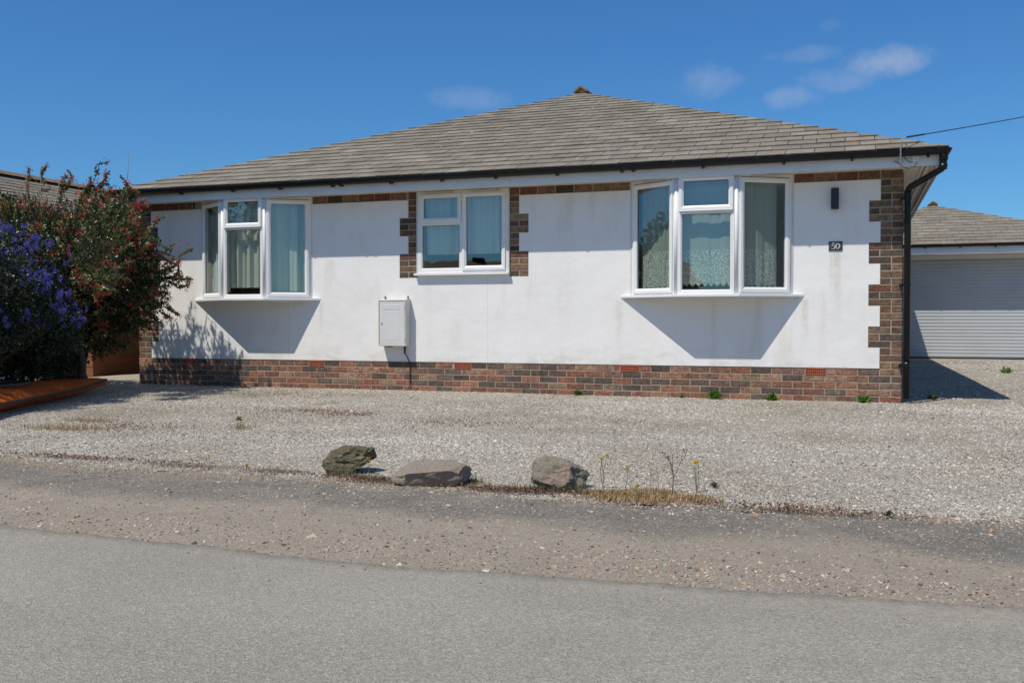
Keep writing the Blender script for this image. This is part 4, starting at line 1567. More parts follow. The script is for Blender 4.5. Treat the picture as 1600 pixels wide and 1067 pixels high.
chips('gravel', np.stack([X, Y, Z], 1), rs(len(X)) * np.array([0.08, 0.08, 1]), S, M['chip'], 'pale crushed stone gravel covering the forecourt and drive')

# stones and grit over the verge, denser along the road edge and under the boulders
n = 42000
Y = RNG.uniform(3.15, 4.85, n); X = RNG.uniform(-5.8, 1.6, n)
S = sizes(n, 0.0030, 0.45)
d = RNG.random(n)
w_ = 0.30 + 0.5 * np.exp(-((X + 0.5) / 0.8) ** 2 - ((Y - 3.6) / 0.25) ** 2) + 0.5 * np.exp(-((Y - 3.4) / 0.2) ** 2) + 0.7 * np.exp(-((Y - 4.7) / 0.12) ** 2)
ok = (d < w_) & (Y > ROAD_Y(X) - 0.01)
X, Y, S = X[ok], Y[ok], S[ok]
n2 = 650
X2 = RNG.uniform(-5.8, 1.6, n2); Y2 = np.where(RNG.random(n2) < 0.5, ROAD_Y(X2) + np.abs(RNG.normal(0.05, 0.14, n2)), RNG.uniform(3.3, 4.9, n2))
S2 = sizes(n2, 0.0050, 0.4)
n3 = 260                                      # a few strays on the asphalt
X3 = RNG.uniform(-3.5, 1.2, n3); Y3 = ROAD_Y(X3) - RNG.exponential(0.25, n3); S3 = sizes(n3, 0.0028, 0.3)
X, Y, S = np.concatenate([X, X2, X3]), np.concatenate([Y, Y2, Y3]), np.concatenate([S, S2, S3])
Z = np.where(Y > ROAD_Y(X), verge_z(X, Y), 0.0) + S[:, 2] * 0.3
chips('pebbles', np.stack([X, Y, Z], 1), rs(len(X)) * np.array([0.08, 0.08, 1]), S, M['pebble'], 'mixed flint pebbles and grit scattered over the roadside verge', 'pebbles')


# ------------------------------------------------------------------ boulders
def mat_rock(name, a, b, c_, moss=0.0, pink=0.0):
    m = NT(name)
    c = m.mix(m.noise(7, 6, 0.65), a, b)
    c = m.mix(m.range(m.noise(18, 5, 0.7), 0.55, 0.75, 0, 0.7), c, c_)
    geo = m.n.new('ShaderNodeNewGeometry')
    nz = m.sep(geo.outputs['Normal'])[2]
    if moss:
        k = m.math('MULTIPLY', m.range(m.noise(11, 5, 0.7), 0.40, 0.62), moss)
        c = m.mix(k, c, (0.155, 0.15, 0.06))
        c = m.mix(m.math('MULTIPLY', m.range(m.noise(15, 4, 0.7), 0.50, 0.62, 0, min(1.0, moss * 1.3)), m.range(nz, 0.0, 0.6)), c, (0.36, 0.34, 0.19))  # besides moss, a paler highlight painted into the colour of upward faces
    if pink:
        c = m.mix(m.math('MULTIPLY', m.range(m.noise(5, 4), 0.45, 0.6), pink), c, (0.40, 0.25, 0.19))
    m.set('Base Color', c)
    m.set('Roughness', 0.9)
    m.set('Specular IOR Level', 0.2)
    p = m.bump(m.noise(16, 6, 0.75), 0.035, 1.0)
    m.bump(m.noise(90, 4, 0.7), 0.006, 1.0, p)
    return m.m


def boulder(loc, dims, cuts, mat, label, seed, rz=0, rough=0.12, group='boulders edging the forecourt', shear=(0, 0)):
    bm = bmesh.new()
    bmesh.ops.create_icosphere(bm, subdivisions=5, radius=1.0)
    r = random.Random(seed)
    planes = []
    for c in cuts: planes.append((Vector(c[:3]).normalized(), c[3]))
    for _ in range(6):
        v = Vector((r.uniform(-1, 1), r.uniform(-1, 1), r.uniform(-0.6, 1))).normalized()
        planes.append((v, r.uniform(0.80, 0.93)))
    from mathutils import noise as mn
    for v in bm.verts:
        p = v.co.copy()
        for nn, dd in planes:
            k = p.dot(nn) - dd
            if k > 0: p -= nn * k * 0.985
        q = p * 2.2 + Vector((seed * 7.1, 3, 1))
        p += p.normalized() * (mn.fractal(q, 1.0, 2.0, 5) * rough)
        q2 = p * 5 + Vector((seed, 9, 4))
        p += p.normalized() * (abs(mn.noise(q2)) * -rough * 0.7)
        v.co = Vector((p.x * dims[0] + p.z * shear[0] * dims[0], p.y * dims[1], p.z * dims[2] + p.x * shear[1] * dims[2]))
    me = bpy.data.meshes.new('boulder')
    bm.to_mesh(me)
    bm.free()
    me.materials.append(mat)
    me.polygons.foreach_set('use_smooth', [False] * len(me.polygons))
    o = bpy.data.objects.new('boulder', me)
    COL.objects.link(o)
    zmin = min(v.co.z for v in me.vertices)
    o.location = (loc[0], loc[1], loc[2] - zmin - 0.022)
    o.rotation_euler = (0, 0, rz)
    return tag(o, label, 'boulder', group)


CA = R(19.1)
boulder((-2.735, 5.04, -0.01), (0.158, 0.11, 0.098), [(-0.6, -0.4, 0.65, 0.70), (0.8, -0.1, -0.6, 0.62), (0, -0.9, 0.1, 0.62), (0.1, 0, 1, 0.74)],
        mat_rock('mossy_rock', (0.11, 0.092, 0.062), (0.21, 0.18, 0.125), (0.36, 0.33, 0.25), 0.42), 'mossy dark greenish boulder, leftmost of three along the forecourt edge', 4, CA, 0.16, shear=(0.12, 0.05))
boulder((-2.125, 4.85, -0.012), (0.222, 0.145, 0.088), [(-0.12, -0.42, 0.85, 0.56), (0.05, -0.95, -0.22, 0.66), (0.85, -0.25, 0.1, 0.80), (-0.8, -0.2, 0.4, 0.80), (0.05, 0.1, 1, 0.72)],
        mat_rock('sandstone_rock', (0.30, 0.25, 0.20), (0.43, 0.37, 0.31), (0.50, 0.45, 0.39), 0.10, 0.25), 'flat slab-like sandy grey boulder, middle of three along the forecourt edge', 5, CA, 0.05, shear=(0.16, 0.04))
boulder((-1.455, 4.93, -0.012), (0.168, 0.12, 0.105), [(-0.1, -0.85, 0.40, 0.60), (0.25, -0.15, 0.95, 0.66), (0.75, -0.55, 0.1, 0.66), (-0.95, -0.1, 0.2, 0.72), (0.6, 0, 0.75, 0.74)],
        mat_rock('cracked_rock', (0.26, 0.225, 0.175), (0.40, 0.35, 0.28), (0.10, 0.085, 0.065), 0.12, 0.3), 'angular pinkish-brown boulder, rightmost of three along the forecourt edge', 9, CA, 0.11, shear=(-0.04, -0.12))


# ------------------------------------------------------------------ leaves
def leaf_cloud(P, D, size, cols, aspect=0.5, fold=0.25):
    """P (n,3) bases, D (n,3) directions: each leaf is two triangles folded on its midrib -> returns V, F(quads), C"""
    n = len(P)
    D = D / np.linalg.norm(D, axis=1, keepdims=True)
    A = RNG.normal(size=(n, 3))
    Sd = np.cross(D, A); Sd /= np.linalg.norm(Sd, axis=1, keepdims=True) + 1e-9
    Nn = np.cross(D, Sd)
    L = size[:, None]
    w = L * aspect * 0.5
    tip = P + D * L - Nn * L * 0.12
    mid = P + D * L * 0.5
    lft = mid + Sd * w + Nn * w * fold
    rgt = mid - Sd * w + Nn * w * fold
    V = np.stack([P, rgt, tip, lft], 1).reshape(-1, 3)
    F_ = np.arange(n * 4).reshape(n, 4)
    return V, F_, cols


def ell(n, c, r, shell=0.0):
    d = RNG.normal(size=(n, 3)); d /= np.linalg.norm(d, axis=1, keepdims=True)
    q = (shell + (1 - shell) * RNG.random(n)) ** (1 / 3.0)
    return np.array(c) + d * q[:, None] * np.array(r), d


def jitcol(n, base, v=0.25, hue=0.06):
    b = np.array(base)[None, :] * np.exp(RNG.normal(0, v, (n, 1)))
    return np.clip(b * (1 + RNG.normal(0, hue, (n, 3))), 0.002, 1)


def shoot_leaves(ends, dirs, length, nl, lsize, cols):
    """leaves set along curved shoots that end at the given points"""
    Pl, Dl, Cl, Sl, paths = [], [], [], [], []
    for e, d, ln in zip(ends, dirs, length):
        d = d / np.linalg.norm(d)
        e0 = e - d * ln
        bend = RNG.normal(0, 0.12, 3) * ln
        path = [e0, e0 + (e - e0) * 0.5 + bend * 0.5 + np.array([0, 0, 0.05 * ln]), e]
        paths.append(path)
        t = RNG.random(nl) ** 0.8
        pt = (1 - t)[:, None] ** 2 * path[0] + (2 * t * (1 - t))[:, None] * path[1] + (t ** 2)[:, None] * path[2]
        dd = RNG.normal(size=(nl, 3)) + d * 0.9 + np.array([0, 0, 0.25])
        Pl.append(pt + RNG.normal(0, 0.004, (nl, 3))); Dl.append(dd)
        Sl.append(lsize * RNG.uniform(0.6, 1.25, nl))
        k = np.exp(RNG.normal(0, 0.22))
        Cl.append(jitcol(nl, np.array(cols[RNG.integers(len(cols))]) * k, 0.2))
    return np.concatenate(Pl), np.concatenate(Dl), np.concatenate(Sl), np.concatenate(Cl), paths


def blossoms(centres, size, col, k, spread):
    """small clumps of petals round each centre"""
    c = np.repeat(centres, k, 0)
    d = RNG.normal(size=(len(c), 3))
    P = c + d * spread * 0.35
    return leaf_cloud(P, d, size * RNG.uniform(0.7, 1.2, len(c)), jitcol(len(c), col, 0.22), 0.8, 0.1)


M['leaf_esc'] = mat_leaf('glossy_dark_leaf', 0.38, 0.32)
M['leaf_cea'] = mat_leaf('small_dark_leaf', 0.45, 0.12)
M['petal'] = mat_leaf('petal', 0.7, 0.25)
M['weed'] = mat_leaf('weed_leaf', 0.5, 0.3)
M['bark'] = simple('grey_brown_bark', (0.055, 0.042, 0.032), 0.9, 0.3, 20, 0.004, 60)
M['twig'] = simple('pale_dead_twig', (0.36, 0.30, 0.22), 0.9, 0.2, 20)

# --- escallonia: lobes (centre, radii)
esc = empty('red_flowered_shrub', (-9.1, 9.9, 0), 'tall shrub dotted with small red flowers, leaning over the left corner of the bungalow', 'shrub')
lobes = [((-8.95, 9.75, 1.75), (0.75, 0.75, 0.55)), ((-9.65, 9.6, 1.85), (0.80, 0.75, 0.50)), ((-8.55, 9.75, 1.35), (0.55, 0.6, 0.60)), ((-8.40, 9.95, 1.80), (0.38, 0.4, 0.42)),
         ((-9.1, 9.3, 1.30), (0.75, 0.6, 0.60)), ((-9.9, 9.4, 1.30), (0.8, 0.7, 0.8)), ((-10.5, 9.9, 1.7), (0.7, 0.7, 0.7)), ((-8.85, 9.9, 0.85), (0.50, 0.5, 0.50)), ((-9.3, 10.0, 2.1), (0.55, 0.5, 0.34)), ((-8.62, 10.0, 2.15), (0.25, 0.3, 0.30)),
         ((-8.45, 10.0, 1.05), (0.42, 0.4, 0.42)), ((-7.95, 8.95, 1.60), (0.36, 0.4, 0.42)), ((-7.62, 8.45, 1.42), (0.26, 0.3, 0.34)), ((-8.2, 9.3, 2.0), (0.40, 0.4, 0.30)), ((-10.1, 9.7, 2.25), (0.55, 0.5, 0.28)), ((-8.80, 10.1, 2.36), (0.34, 0.3, 0.24)), ((-9.35, 9.5, 0.55), (0.6, 0.5, 0.5)), ((-8.22, 10.1, 1.45), (0.25, 0.28, 0.32))]
vol = np.array([a[1][0] * a[1][1] * a[1][2] for a in lobes]); vol /= vol.sum()
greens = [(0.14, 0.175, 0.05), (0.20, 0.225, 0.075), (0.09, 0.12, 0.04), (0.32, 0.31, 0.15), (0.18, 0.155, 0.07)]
ends, dirs = [], []
for (c, r), v in zip(lobes, vol):
    n = int(1100 * v) + 16
    p, d = ell(n, c, r, 0.62)
    ends.append(p); dirs.append(d + np.array([0.05, 0, 0.45]))
ends = np.concatenate(ends); dirs = np.concatenate(dirs)
keep = ~((ends[:, 1] > W - 0.1) & (ends[:, 0] > XL - 0.1))
ends, dirs = ends[keep], dirs[keep]
P1, D1, S1, C1, paths1 = shoot_leaves(ends, dirs, RNG.uniform(0.2, 0.42, len(ends)), 66, 0.038, greens)
# sprigs that stand clear of the crown: (tip, start, leaves)
sprigs = [((-9.10, 10.2, 2.90), (-9.30, 10.1, 2.35)), ((-9.00, 10.2, 2.70), (-9.22, 10.15, 2.45)), ((-9.28, 10.2, 2.66), (-9.32, 10.1, 2.25)), ((-9.40, 10.2, 2.52), (-9.38, 10.1, 2.15)), ((-9.03, 10.2, 2.62), (-9.25, 10.1, 2.42)),
          ((-10.04, 10.2, 2.85), (-10.02, 10.1, 2.3)), ((-10.27, 10.2, 2.76), (-10.2, 10.1, 2.3)), ((-9.66, 10.2, 2.76), (-9.7, 10.1, 2.3)), ((-9.55, 10.2, 2.72), (-9.65, 10.1, 2.45)),
          ((-8.70, 10.2, 2.62), (-8.72, 10.1, 2.1)), ((-8.58, 10.2, 2.50), (-8.66, 10.1, 2.1)), ((-8.44, 10.2, 2.38), (-8.6, 10.1, 2.05)), ((-8.42, 10.2, 2.22), (-8.6, 10.1, 2.0)), ((-8.32, 10.25, 2.08), (-8.55, 10.05, 1.9)),
          ((-7.84, 10.25, 1.72), (-8.35, 10.1, 1.45)), ((-7.90, 10.25, 1.60), (-8.3, 10.1, 1.35)), ((-8.02, 10.25, 1.82), (-8.35, 10.1, 1.5)), ((-7.80, 10.25, 1.38), (-8.2, 10.1, 1.42)), ((-7.86, 10.25, 1.30), (-8.2, 10.1, 1.38)), ((-7.95, 10.25, 1.45), (-8.3, 10.1, 1.35)),
          ((-8.12, 10.25, 1.15), (-8.4, 10.1, 1.35)), ((-8.03, 10.25, 0.98), (-8.35, 10.1, 1.25)), ((-8.10, 10.25, 0.90), (-8.4, 10.1, 1.15)), ((-8.2, 10.25, 1.05), (-8.5, 10.1, 1.25)), ((-8.25, 10.25, 0.85), (-8.5, 10.1, 1.1)), ((-8.45, 10.1, 0.62), (-8.6, 10.0, 0.95)), ((-8.7, 9.9, 0.5), (-8.7, 9.9, 0.9)),
          ((-8.12, 10.25, 1.62), (-8.45, 10.1, 1.3)), ((-8.2, 10.2, 1.9), (-8.45, 10.1, 1.6))]
se = np.array([a for a, b in sprigs]); ss = np.array([b for a, b in sprigs])
sub_e, sub_d, sub_l = [], [], []
for a, b in zip(se, ss):
    d = a - b; L0 = np.linalg.norm(d)
    for k in range(6):
        t = RNG.uniform(0.25, 1.0) if k else 1.0
        tipd = d / L0 + RNG.normal(0, 0.55, 3) * (k > 0)
        e = b + d * t + tipd * (0.07 if k else 0)
        sub_e.append(e); sub_d.append(tipd); sub_l.append(0.15 if k else L0)
P2, D2, S2_, C2, paths2 = shoot_leaves(np.array(sub_e), np.array(sub_d), sub_l, 46, 0.031, greens)
# inner filling: shade within the crown put into darker leaf colour
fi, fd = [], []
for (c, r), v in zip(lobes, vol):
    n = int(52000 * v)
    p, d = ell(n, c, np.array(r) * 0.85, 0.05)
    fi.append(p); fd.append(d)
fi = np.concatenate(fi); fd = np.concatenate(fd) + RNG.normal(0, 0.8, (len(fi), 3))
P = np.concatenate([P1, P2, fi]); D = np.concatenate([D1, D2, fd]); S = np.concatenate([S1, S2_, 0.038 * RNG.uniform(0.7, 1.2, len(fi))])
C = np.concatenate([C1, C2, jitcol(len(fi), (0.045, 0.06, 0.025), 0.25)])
ok = (P[:, 1] < W - 0.05) | (P[:, 0] < XL - 0.02)
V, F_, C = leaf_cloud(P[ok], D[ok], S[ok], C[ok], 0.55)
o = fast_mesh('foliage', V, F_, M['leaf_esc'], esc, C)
tw = MB()
for pth in paths1[::2] + paths2:
    tw.tube([tuple(q) for q in pth], [0.005, 0.0035, 0.0015], 4, cap=False)
for i in range(16):
    c, r = lobes[i % 10]
    bx, by = -9.3 + random.uniform(-0.35, 0.35), 9.9 + random.uniform(-0.2, 0.2)
    tgt = Vector(c) + Vector((random.uniform(-0.4, 0.4), random.uniform(-0.3, 0.3), random.uniform(-0.1, 0.4)))
    mid = Vector((bx, by, 0)).lerp(tgt, 0.5) + Vector((random.uniform(-0.15, 0.15), random.uniform(-0.1, 0.1), 0.1))
    tw.tube([(bx, by, -0.05), mid, tgt], [0.035, 0.024, 0.010], 7)
tw.build('stems', M['bark'], esc, smooth=True)
dt = MB()
for a, b, c in (((-8.74, 10.3, 3.02), (-8.80, 10.3, 2.52), (-9.06, 10.3, 1.70)),):
    dt.tube([c, Vector(c).lerp(Vector(b), 0.6), b, Vector(b).lerp(Vector(a), 0.5) + Vector((0.015, 0, 0)), a], [0.011, 0.010, 0.008, 0.004, 0.0015], 6)
    for k in range(5):
        q = Vector(b).lerp(Vector(c), random.uniform(0, 0.8))
        dt.tube([q, q + Vector((random.uniform(-0.12, 0.12), random.uniform(-0.1, 0.1), random.uniform(0.1, 0.22)))], [0.004, 0.001], 4)
for k in range(34):
    bx = random.choice((-9.95, -9.75, -9.55, -10.1, -10.35, -9.85))
    q = Vector((bx + random.uniform(-0.15, 0.15), 9.85 + random.uniform(-0.2, 0.2), 2.15 + random.uniform(-0.1, 0.1)))
    e = q + Vector((random.uniform(-0.12, 0.12), random.uniform(-0.1, 0.1), random.uniform(0.2, 0.5)))
    mdl = q.lerp(e, 0.5) + Vector((random.uniform(-0.04, 0.04), 0, 0))
    dt.tube([q, mdl, e], [0.006, 0.005, 0.002], 4)
    for j in range(3):
        t = random.uniform(0.3, 0.9)
        s_ = q.lerp(e, t)
        dt.tube([s_, s_ + Vector((random.uniform(-0.12, 0.12), random.uniform(-0.06, 0.06), random.uniform(0.03, 0.14)))], [0.003, 0.001], 4, cap=False)
dt.build('dead_twigs', M['twig'], esc)
fc = np.concatenate([ends[RNG.random(len(ends)) < 0.80] + RNG.normal(0, 0.02, (int(0), 3)) if False else ends[RNG.random(len(ends)) < 0.8], np.array(sub_e)[RNG.random(len(sub_e)) < 0.9]])
fc = fc[RNG.random(len(fc)) < 0.55]
fc = np.concatenate([fc + RNG.normal(0, 0.028, fc.shape) for _ in range(4)])
V, F_, C = blossoms(fc, 0.019, (0.50, 0.030, 0.045), 7, 0.018)
o = fast_mesh('flowers', V, F_, M['petal'], esc, C)
o['kind'] = 'stuff'

# --- ceanothus
cea = empty('blue_flowered_shrub', (-8.6, 8.3, 0), 'dense dark shrub covered in violet-blue flower heads at the left edge', 'shrub')
lob2 = [((-8.75, 8.45, 1.35), (0.62, 0.6, 0.55)), ((-8.52, 8.50, 1.10), (0.34, 0.45, 0.50)), ((-8.35, 7.6, 1.15), (0.7, 0.7, 0.68)), ((-8.3, 6.8, 1.2), (0.75, 0.8, 0.75)), ((-9.1, 7.9, 1.15), (0.8, 0.9, 0.72)),
        ((-8.6, 8.7, 0.62), (0.50, 0.45, 0.45)), ((-8.3, 5.9, 1.3), (0.7, 0.8, 1.0)), ((-8.9, 9.0, 0.8), (0.6, 0.5, 0.6)),
        ((-8.75, 8.6, 0.40), (0.50, 0.4, 0.40)), ((-8.3, 8.4, 0.75), (0.5, 0.5, 0.35)), ((-8.15, 7.4, 0.75), (0.5, 0.6, 0.35)), ((-8.95, 8.9, 0.35), (0.5, 0.5, 0.4)), ((-9.4, 8.2, 0.5), (0.7, 0.7, 0.5)), ((-8.1, 7.9, 1.0), (0.40, 0.5, 0.36)), ((-8.9, 7.4, 0.7), (0.6, 0.7, 0.6))]
vol2 = np.array([a[1][0] * a[1][1] * a[1][2] for a in lob2]); vol2 /= vol2.sum()
g2 = [(0.028, 0.050, 0.020), (0.04, 0.065, 0.024), (0.055, 0.085, 0.03), (0.03, 0.045, 0.02)]
ends, dirs = [], []
for (c, r), v in zip(lob2, vol2):
    p, d = ell(int(1500 * v) + 30, c, r, 0.72)
    ends.append(p); dirs.append(d + np.array([0.1, -0.15, 0.35]))
ends, dirs = np.concatenate(ends), np.concatenate(dirs)
ok = ends[:, 2] > 0.12
ends, dirs = ends[ok], dirs[ok]
P1, D1, S1, C1, pathsc = shoot_leaves(ends, dirs, RNG.uniform(0.15, 0.32, len(ends)), 60, 0.022, g2)
fi, fd = [], []
for (c, r), v in zip(lob2, vol2):
    p, d = ell(int(80000 * v), c, np.array(r) * 0.86, 0.05)
    fi.append(p); fd.append(d)
fi = np.concatenate(fi); fd = np.concatenate(fd) + RNG.normal(0, 0.8, (len(fi), 3))
ok = fi[:, 2] > 0.02
fi, fd = fi[ok], fd[ok]
P = np.concatenate([P1, fi]); D = np.concatenate([D1, fd]); S = np.concatenate([S1, 0.032 * RNG.uniform(0.7, 1.2, len(fi))])
C = np.concatenate([C1, jitcol(len(fi), (0.022, 0.034, 0.016), 0.25)])  # inner leaves coloured darker to stand for the shade inside the shrub
V, F_, C = leaf_cloud(P, D, S, C, 0.6)
fast_mesh('foliage', V, F_, M['leaf_cea'], cea, C)
tw = MB()
for pth in pathsc[::3]: tw.tube([tuple(q) for q in pth], [0.004, 0.003, 0.0015], 4, cap=False)
for i in range(12):
    c, r = lob2[i % len(lob2)]
    bx, by = -8.95 + random.uniform(-0.2, 0.2), 8.2 + random.uniform(-0.4, 0.4)
    tgt = Vector(c) + Vector((random.uniform(-0.2, 0.2), random.uniform(-0.2, 0.2), 0))
    tw.tube([(bx, by, -0.05), Vector((bx, by, 0)).lerp(tgt, 0.5) + Vector((0, 0, 0.1)), tgt], [0.04, 0.028, 0.012], 7)
tw.tube([(-8.42, 9.1, 0.12), (-8.40, 9.1, 0.4), (-8.5, 9.1, 0.8)], [0.05, 0.045, 0.03], 7)
tw.build('stems', M['bark'], cea, smooth=True)
# flower heads: blunt cones of tiny florets, in clusters, on the sunny side
sel = ends[(RNG.random(len(ends)) < 0.34) & (ends[:, 2] > 0.85) & ((dirs[:, 1] < 0.5) | (dirs[:, 2] > 0.5))]
cl = np.repeat(sel, 5, 0) + RNG.normal(0, 0.042, (len(sel) * 5, 3))
up = RNG.normal(0, 0.35, (len(cl), 3)) + np.array([0.0, -0.15, 1.0]); up /= np.linalg.norm(up, axis=1, keepdims=True)
k = 60
t = RNG.random((len(cl), k))
hgt = 0.048
ctr = cl[:, None, :] + up[:, None, :] * ((t - 0.5) * hgt)[:, :, None]
rad = 0.018 * np.sqrt(np.clip(1 - (2 * t - 1) ** 2 * 0.85, 0, 1))
dd = RNG.normal(size=(len(cl), k, 3)); dd /= np.linalg.norm(dd, axis=2, keepdims=True)
Pf = (ctr + dd * rad[:, :, None] * 0.8).reshape(-1, 3)
Df = dd.reshape(-1, 3)
V, F_, C = leaf_cloud(Pf, Df, np.full(len(Pf), 0.0085) * RNG.uniform(0.8, 1.2, len(Pf)), jitcol(len(Pf), (0.125, 0.115, 0.52), 0.16), 1.0, 0.1)
o = fast_mesh('flowers', V, F_, M['petal'], cea, C)
o['kind'] = 'stuff'

# ------------------------------------------------------------------ kayak lying under the shrubs
m = NT('rust_orange_gelcoat')
c = m.mix(m.noise(3, 5, 0.6), (0.66, 0.15, 0.03), (0.48, 0.10, 0.02))
c = m.mix(m.range(m.noise(40, 3, 0.6, stretch=(1, 0.15, 1)), 0.64, 0.70, 0, 0.5), c, (0.6, 0.35, 0.2))
m.set('Base Color', c)
m.set('Roughness', 0.34)
m.bump(m.noise(5, 2), 0.01, 0.3)
M['kayak'] = m.m
tipP = Vector((-8.50, 9.60, 0)); dirK = (Vector((-7.28, 6.88, 0)) - tipP).normalized()
# the near rim runs tip -> camera; the boat's axis is turned slightly away from it
ky = empty('kayak', (tipP.x, tipP.y, 0), 'rust-orange kayak lying on the gravel beneath the blue flowering shrub', 'kayak')
axis = dirK.copy()
sd = Vector((-axis.y, axis.x, 0))              # to one side
if sd.x > 0: sd = -sd                          # away from the camera side
LK = 4.2
deck, hull, rim = MB(), MB(), MB()
ns, nc = 40, 14
dv, hv, rv = [], [], []
for i in range(ns + 1):
    s = i / ns
    half = 0.40 * (max(0.0, math.sin(math.pi * min(max(s, 0.0), 1.0))) ** 0.62) + 0.006
    zr = 0.13 + 0.04 * (abs(2 * s - 1) ** 3)
    crest = 0.10 * (math.sin(math.pi * s) ** 0.5 if 0 < s < 1 else 0)
    keel = 0.0 + 0.10 * (abs(2 * s - 1) ** 5)
    c0 = tipP + axis * (s * LK) + sd * (half - 0.05 * math.sin(math.pi * s))
    row_d, row_h = [], []
    for j in range(nc + 1):
        a = j / nc * 2 - 1
        q = c0 + sd * (half * a)
        row_d.append((q.x, q.y, zr + crest * (1 - abs(a) ** 2.2)))
        row_h.append((q.x - sd.x * a * half * 0.12, q.y - sd.y * a * half * 0.12, zr - 0.01 - (zr - 0.01 - keel) * (1 - abs(a) ** 2.6)))
    dv += row_d; hv += row_h
    rv.append((row_d[0], row_d[-1]))
F_ = [(i * (nc + 1) + j, i * (nc + 1) + j + 1, (i + 1) * (nc + 1) + j + 1, (i + 1) * (nc + 1) + j) for i in range(ns) for j in range(nc)]
deck.poly(dv, F_); hull.poly(hv, F_)
deck.build('deck', M['kayak'], ky, smooth=True)
hull.build('hull', M['kayak'], ky, smooth=True)
for k in (0, 1):
    rim.tube([Vector(r[k]) + Vector((0, 0, -0.006)) for r in rv], 0.013, 6)
rim.build('seam_strip', M['rubber'], ky, smooth=True)
cp = MB()
cc = tipP + axis * (LK * 0.5) + sd * 0.35
P = [(cc + axis * (0.40 * math.cos(t)) + sd * (0.21 * math.sin(t)) + Vector((0, 0, 0.245))) for t in [2 * math.pi * k / 28 for k in range(29)]]
cp.tube(P, 0.018, 8, cap=False)
cp.build('cockpit_rim', M['rubber'], ky, smooth=True)


# ------------------------------------------------------------------ weeds, flowers, dry grass
def rosette(name, loc, n, size, height, base, label, cat='weed', group=None, tilt=0.9):
    P = np.tile(np.array(loc, float), (n, 1)) + RNG.normal(0, size * 0.10, (n, 3)) * np.array([1, 0.6, 0])
    az = RNG.uniform(0, 2 * math.pi, n)
    el = RNG.uniform(0.15, tilt * 1.5, n)
    D = np.stack([np.cos(az) * np.cos(el), np.sin(az) * np.cos(el) * 0.8, np.sin(el) * height / size], 1)
    V, F_, C = leaf_cloud(P, D, size * RNG.uniform(0.45, 1.0, n), jitcol(n, base, 0.2), 0.42, 0.35)
    # a second storey of smaller leaves along the longer ones
    Pb = P + D / np.linalg.norm(D, axis=1, keepdims=True) * size * 0.4
    V2, F2, C2 = leaf_cloud(np.repeat(Pb, 2, 0), np.repeat(D, 2, 0) + RNG.normal(0, 0.5, (2 * n, 3)), size * 0.4 * RNG.uniform(0.5, 1, 2 * n), jitcol(2 * n, base, 0.2), 0.55, 0.3)
    V[:, 2] = np.maximum(V[:, 2], loc[2]); V2[:, 2] = np.maximum(V2[:, 2], loc[2] + 0.003)
    o = fast_mesh(name, np.concatenate([V, V2]), np.concatenate([F_, F2 + len(V)]), M['weed'], None, np.concatenate([C, C2]))
    return tag(o, label, cat, group)


GR = 'weeds along the foot of the wall'
fresh = (0.13, 0.23, 0.035)
rosette('weed', (-3.05, 11.17, 0), 30, 0.09, 0.09, fresh, 'small green weed at the brick plinth between the middle window and right bay', group=GR)
rosette('weed', (-1.83, 11.17, 0), 16, 0.055, 0.06, fresh, 'tiny sparse weed at the brick plinth, below the left half of the right bay', group=GR)
rosette('weed', (-1.46, 11.15, 0), 60, 0.125, 0.14, fresh, 'largest bushy green weed at the brick plinth, below the centre of the right bay', group=GR)
rosette('weed', (-0.83, 11.15, 0), 42, 0.10, 0.115, fresh, 'bushy green weed at the brick plinth, below the right end of the right bay', group=GR)
rosette('weed', (0.12, 11.15, 0), 46, 0.11, 0.115, fresh, 'green weed at the brick plinth close to the black downpipe', group=GR)
rosette('weed', (2.45, 18.3, 0), 26, 0.14, 0.15, fresh, 'lone green weed on the gravel in front of the garage door')
rosette('weed', (-5.06, 7.33, 0), 22, 0.05, 0.04, (0.20, 0.24, 0.05), 'pale little weed on the open gravel right of the shrub shadow')
rosette('weed', (0.85, 11.9, 0), 14, 0.10, 0.05, (0.05, 0.10, 0.02), 'low weed in the shadow beside the downpipe')
rosette('weed', (1.02, 3.62, -0.01), 14, 0.04, 0.03, (0.10, 0.17, 0.03), 'small weed on the verge at the right edge of the picture')
rosette('weed', (0.155, 4.68, 0), 16, 0.035, 0.03, (0.07, 0.10, 0.03), 'tiny dark weed at the gravel edge right of the dry grass')
rosette('weed', (-0.68, 5.2, 0), 26, 0.035, 0.05, (0.14, 0.14, 0.09), 'dull greyish weed behind the dry grass patch')


def flower_plant(base, heads, label, stems_col='weedstem'):
    e = empty('yellow_flowered_weed', base, label, 'flower', 'yellow wildflowers on the forecourt edge')
    st = MB()
    hp = []
    for (hx, hy, hz) in heads:
        b = Vector(base); t = Vector((hx, hy, hz))
        mdl = b.lerp(t, 0.5) + Vector((random.uniform(-0.008, 0.008), 0, 0))
        st.tube([b - Vector((0, 0, 0.01)), mdl, t], [0.0018, 0.0015, 0.0012], 5)
        hp.append(t)
    st.build('stem', M['stem'], e)
    for t in hp:
        n = 26
        az = RNG.uniform(0, 2 * math.pi, n)
        D = np.stack([np.cos(az), np.sin(az), RNG.uniform(0.1, 1.0, n)], 1)
        V, F_, C = leaf_cloud(np.tile(np.array(t), (n, 1)), D, np.full(n, 0.0145) * RNG.uniform(0.7, 1.1, n), jitcol(n, (0.75, 0.55, 0.02), 0.08, 0.03), 0.45, 0.05)
        fast_mesh('flower_head', V, F_, M['petal'], e, C)
    return e


